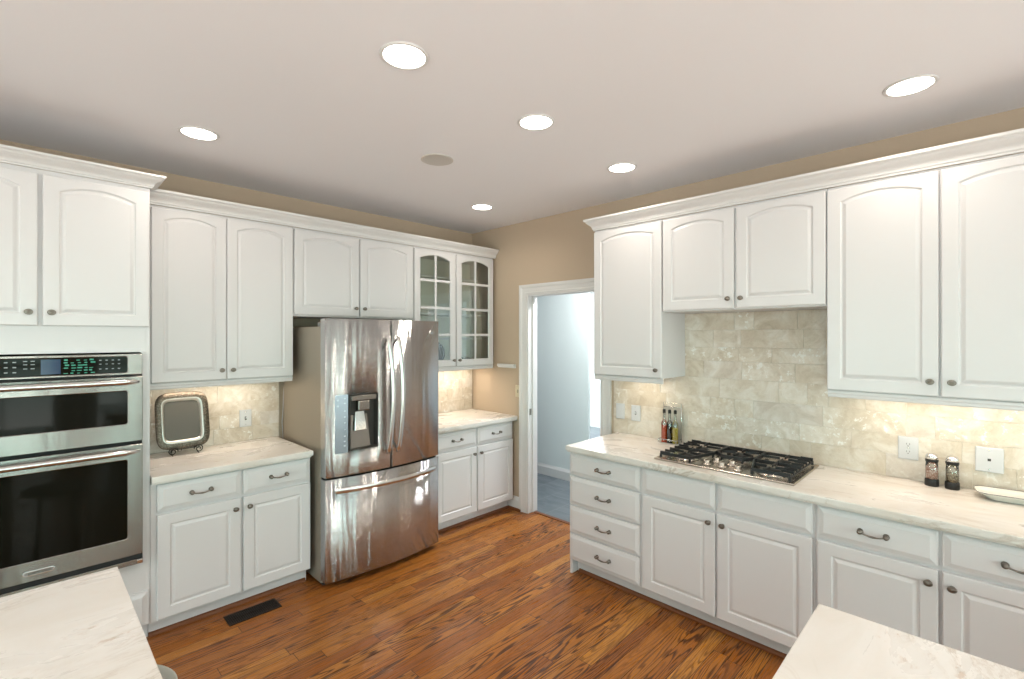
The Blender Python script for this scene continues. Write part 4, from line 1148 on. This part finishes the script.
def sq(hx, hz, y, r, bow=0.0):
    out = []
    N = 40
    for k in range(N):
        a = 2 * PI * k / N + 0.001
        c_, s_ = math.cos(a), math.sin(a); p = 2.0 / r
        x = hx * math.copysign(abs(c_) ** p, c_); z = hz * math.copysign(abs(s_) ** p, s_)
        out.append((x, y, z + 0.186))
    return out
HX_, HZ = 0.152, 0.184
m = MB(); m.rings([sq(HX_ * .99, HZ * .99, 0.0, 5.0), sq(HX_, HZ, -0.004, 5.0), sq(HX_ * .985, HZ * .985, -0.008, 5.0), sq(0.118, 0.147, -0.004, 6.5)], False, False, smooth=True)
m.rings([sq(HX_ * .99, HZ * .99, 0.0, 5.0), sq(0.118, 0.147, 0.004, 6.5)], False, False, smooth=True)
m.obj('rim', 'hammered_rim', t)
m = MB(); m.rings([sq(0.1175, 0.1465, -0.0042, 6.5), sq(0.112, 0.141, -0.006, 6.5), sq(0.100, 0.127, 0.012, 7.5)], False, False, smooth=True); m.obj('bevel', 'plate_bevel', t)
m = MB(); m.rings([sq(0.0998, 0.1268, 0.0122, 7.5), sq(0.0998, 0.1268, 0.0150, 7.5)]); m.obj('center', 'plate_center', t)

# floor register
t = thing('floor_register', 'dark bronze floor vent register in front of the base cabinet', 'floor vent', (-2.354, -0.695, 0.0))
m = MB(); hx, hy = 0.146, 0.066
m.box(-hx, hx, -hy, -hy + 0.014, 0.0003, 0.005); m.box(-hx, hx, hy - 0.014, hy, 0.0003, 0.005); m.box(-hx, -hx + 0.014, -hy + 0.014, hy - 0.014, 0.0003, 0.005); m.box(hx - 0.014, hx, -hy + 0.014, hy - 0.014, 0.0003, 0.005)
m.obj('frame', 'dark_bronze', t, 0.001)
m = MB()
for k in range(24):
    x = -hx + 0.022 + k * (2 * hx - 0.044) / 23
    m.box(x - 0.0022, x + 0.0022, -hy + 0.0145, hy - 0.0145, 0.0008, 0.004)
m.box(-hx + 0.0145, hx - 0.0145, -0.003, 0.003, 0.0008, 0.0042)
m.obj('louver_grille', 'dark_bronze', t)
MB().box(-hx + 0.0145, hx - 0.0145, -hy + 0.0145, hy - 0.0145, 0.0002, 0.0006).obj('duct_opening', 'dark_gap', t)

# shoe mouldings of stained wood
SH = [(0.0, 0.0), (0.018, 0.0), (0.017, 0.009), (0.012, 0.017), (0.005, 0.021), (0.0, 0.022)]
m = MB(); m.rings(sweep([(-2.848, -0.536), (-1.978, -0.536)], SH)); struct(m.obj('trim_2', 'shoe_wood'))
m = MB(); m.rings(sweep([(-0.93, -0.536), (0.013, -0.536), (0.013, -0.705)], SH)); struct(m.obj('trim_3', 'shoe_wood'))
m = MB(); m.rings(sweep([(-0.536, -1.81), (-0.536, -4.70)], SH)); struct(m.obj('trim_4', 'shoe_wood'))

# ================================================================== ISLAND
def island(name, x0, x1, y0, y1, label):
    t_ = thing('island_cabinet', label, 'island cabinet', ((x0 + x1) / 2, (y0 + y1) / 2, 0))
    hx, hy = (x1 - x0) / 2, (y1 - y0) / 2
    MB().box(-hx, hx, -hy, hy, 0.10, 0.868).obj('carcass', 'white_lacquer', t_, 0.001)
    MB().box(-hx + 0.07, hx - 0.07, -hy + 0.07, hy - 0.07, 0.0, 0.0995).obj('toe_kick', 'white_lacquer', t_)
slab('countertop', -0.48, 0.485, -0.68, 0.683, (1, 1, 1, 1), 'white veined marble island top in front of the oven', (-3.600, -2.492, 0.0), R(0.0))
island('island_cabinet', -4.04, -3.40, -3.13, -1.86, 'white island cabinet under the marble top before the oven')
slab('countertop', -0.53, 0.53, -0.50, 0.50, (1, 1, 1, 1), 'white veined marble island top opposite the cooktop cabinets', (-2.252, -4.040, 0.0), R(0.0))
island('island_cabinet', -2.74, -1.76, -4.50, -3.58, 'white island cabinet facing the cooktop run')

# stool tucked by the island
t = thing('bar_stool', 'pale grey round-seat stool tucked beside the island top', 'stool', (-3.175, -2.075, 0))
m = MB(); m.lathe([(0, 0.585), (0.150, 0.585), (0.172, 0.595), (0.178, 0.612), (0.176, 0.622), (0.170, 0.624), (0.160, 0.615), (0.10, 0.604), (0, 0.600)], (0, 0, 0), 'z', 48)
m.obj('seat', 'stool_grey', t)
for a in (45, 135, 225, 315):
    c_, s_ = math.cos(R(a)), math.sin(R(a))
    MB().tube([(c_ * 0.11, s_ * 0.11, 0.586), (c_ * 0.165, s_ * 0.165, 0.011)], 0.011, 10).obj('leg', 'stool_steel', t)
m = MB(); m.tube([(0.142 * math.cos(2 * PI * k / 40), 0.142 * math.sin(2 * PI * k / 40), 0.22) for k in range(40)], 0.007, 8, closed=True)
m.obj('foot_ring', 'stool_steel', t)
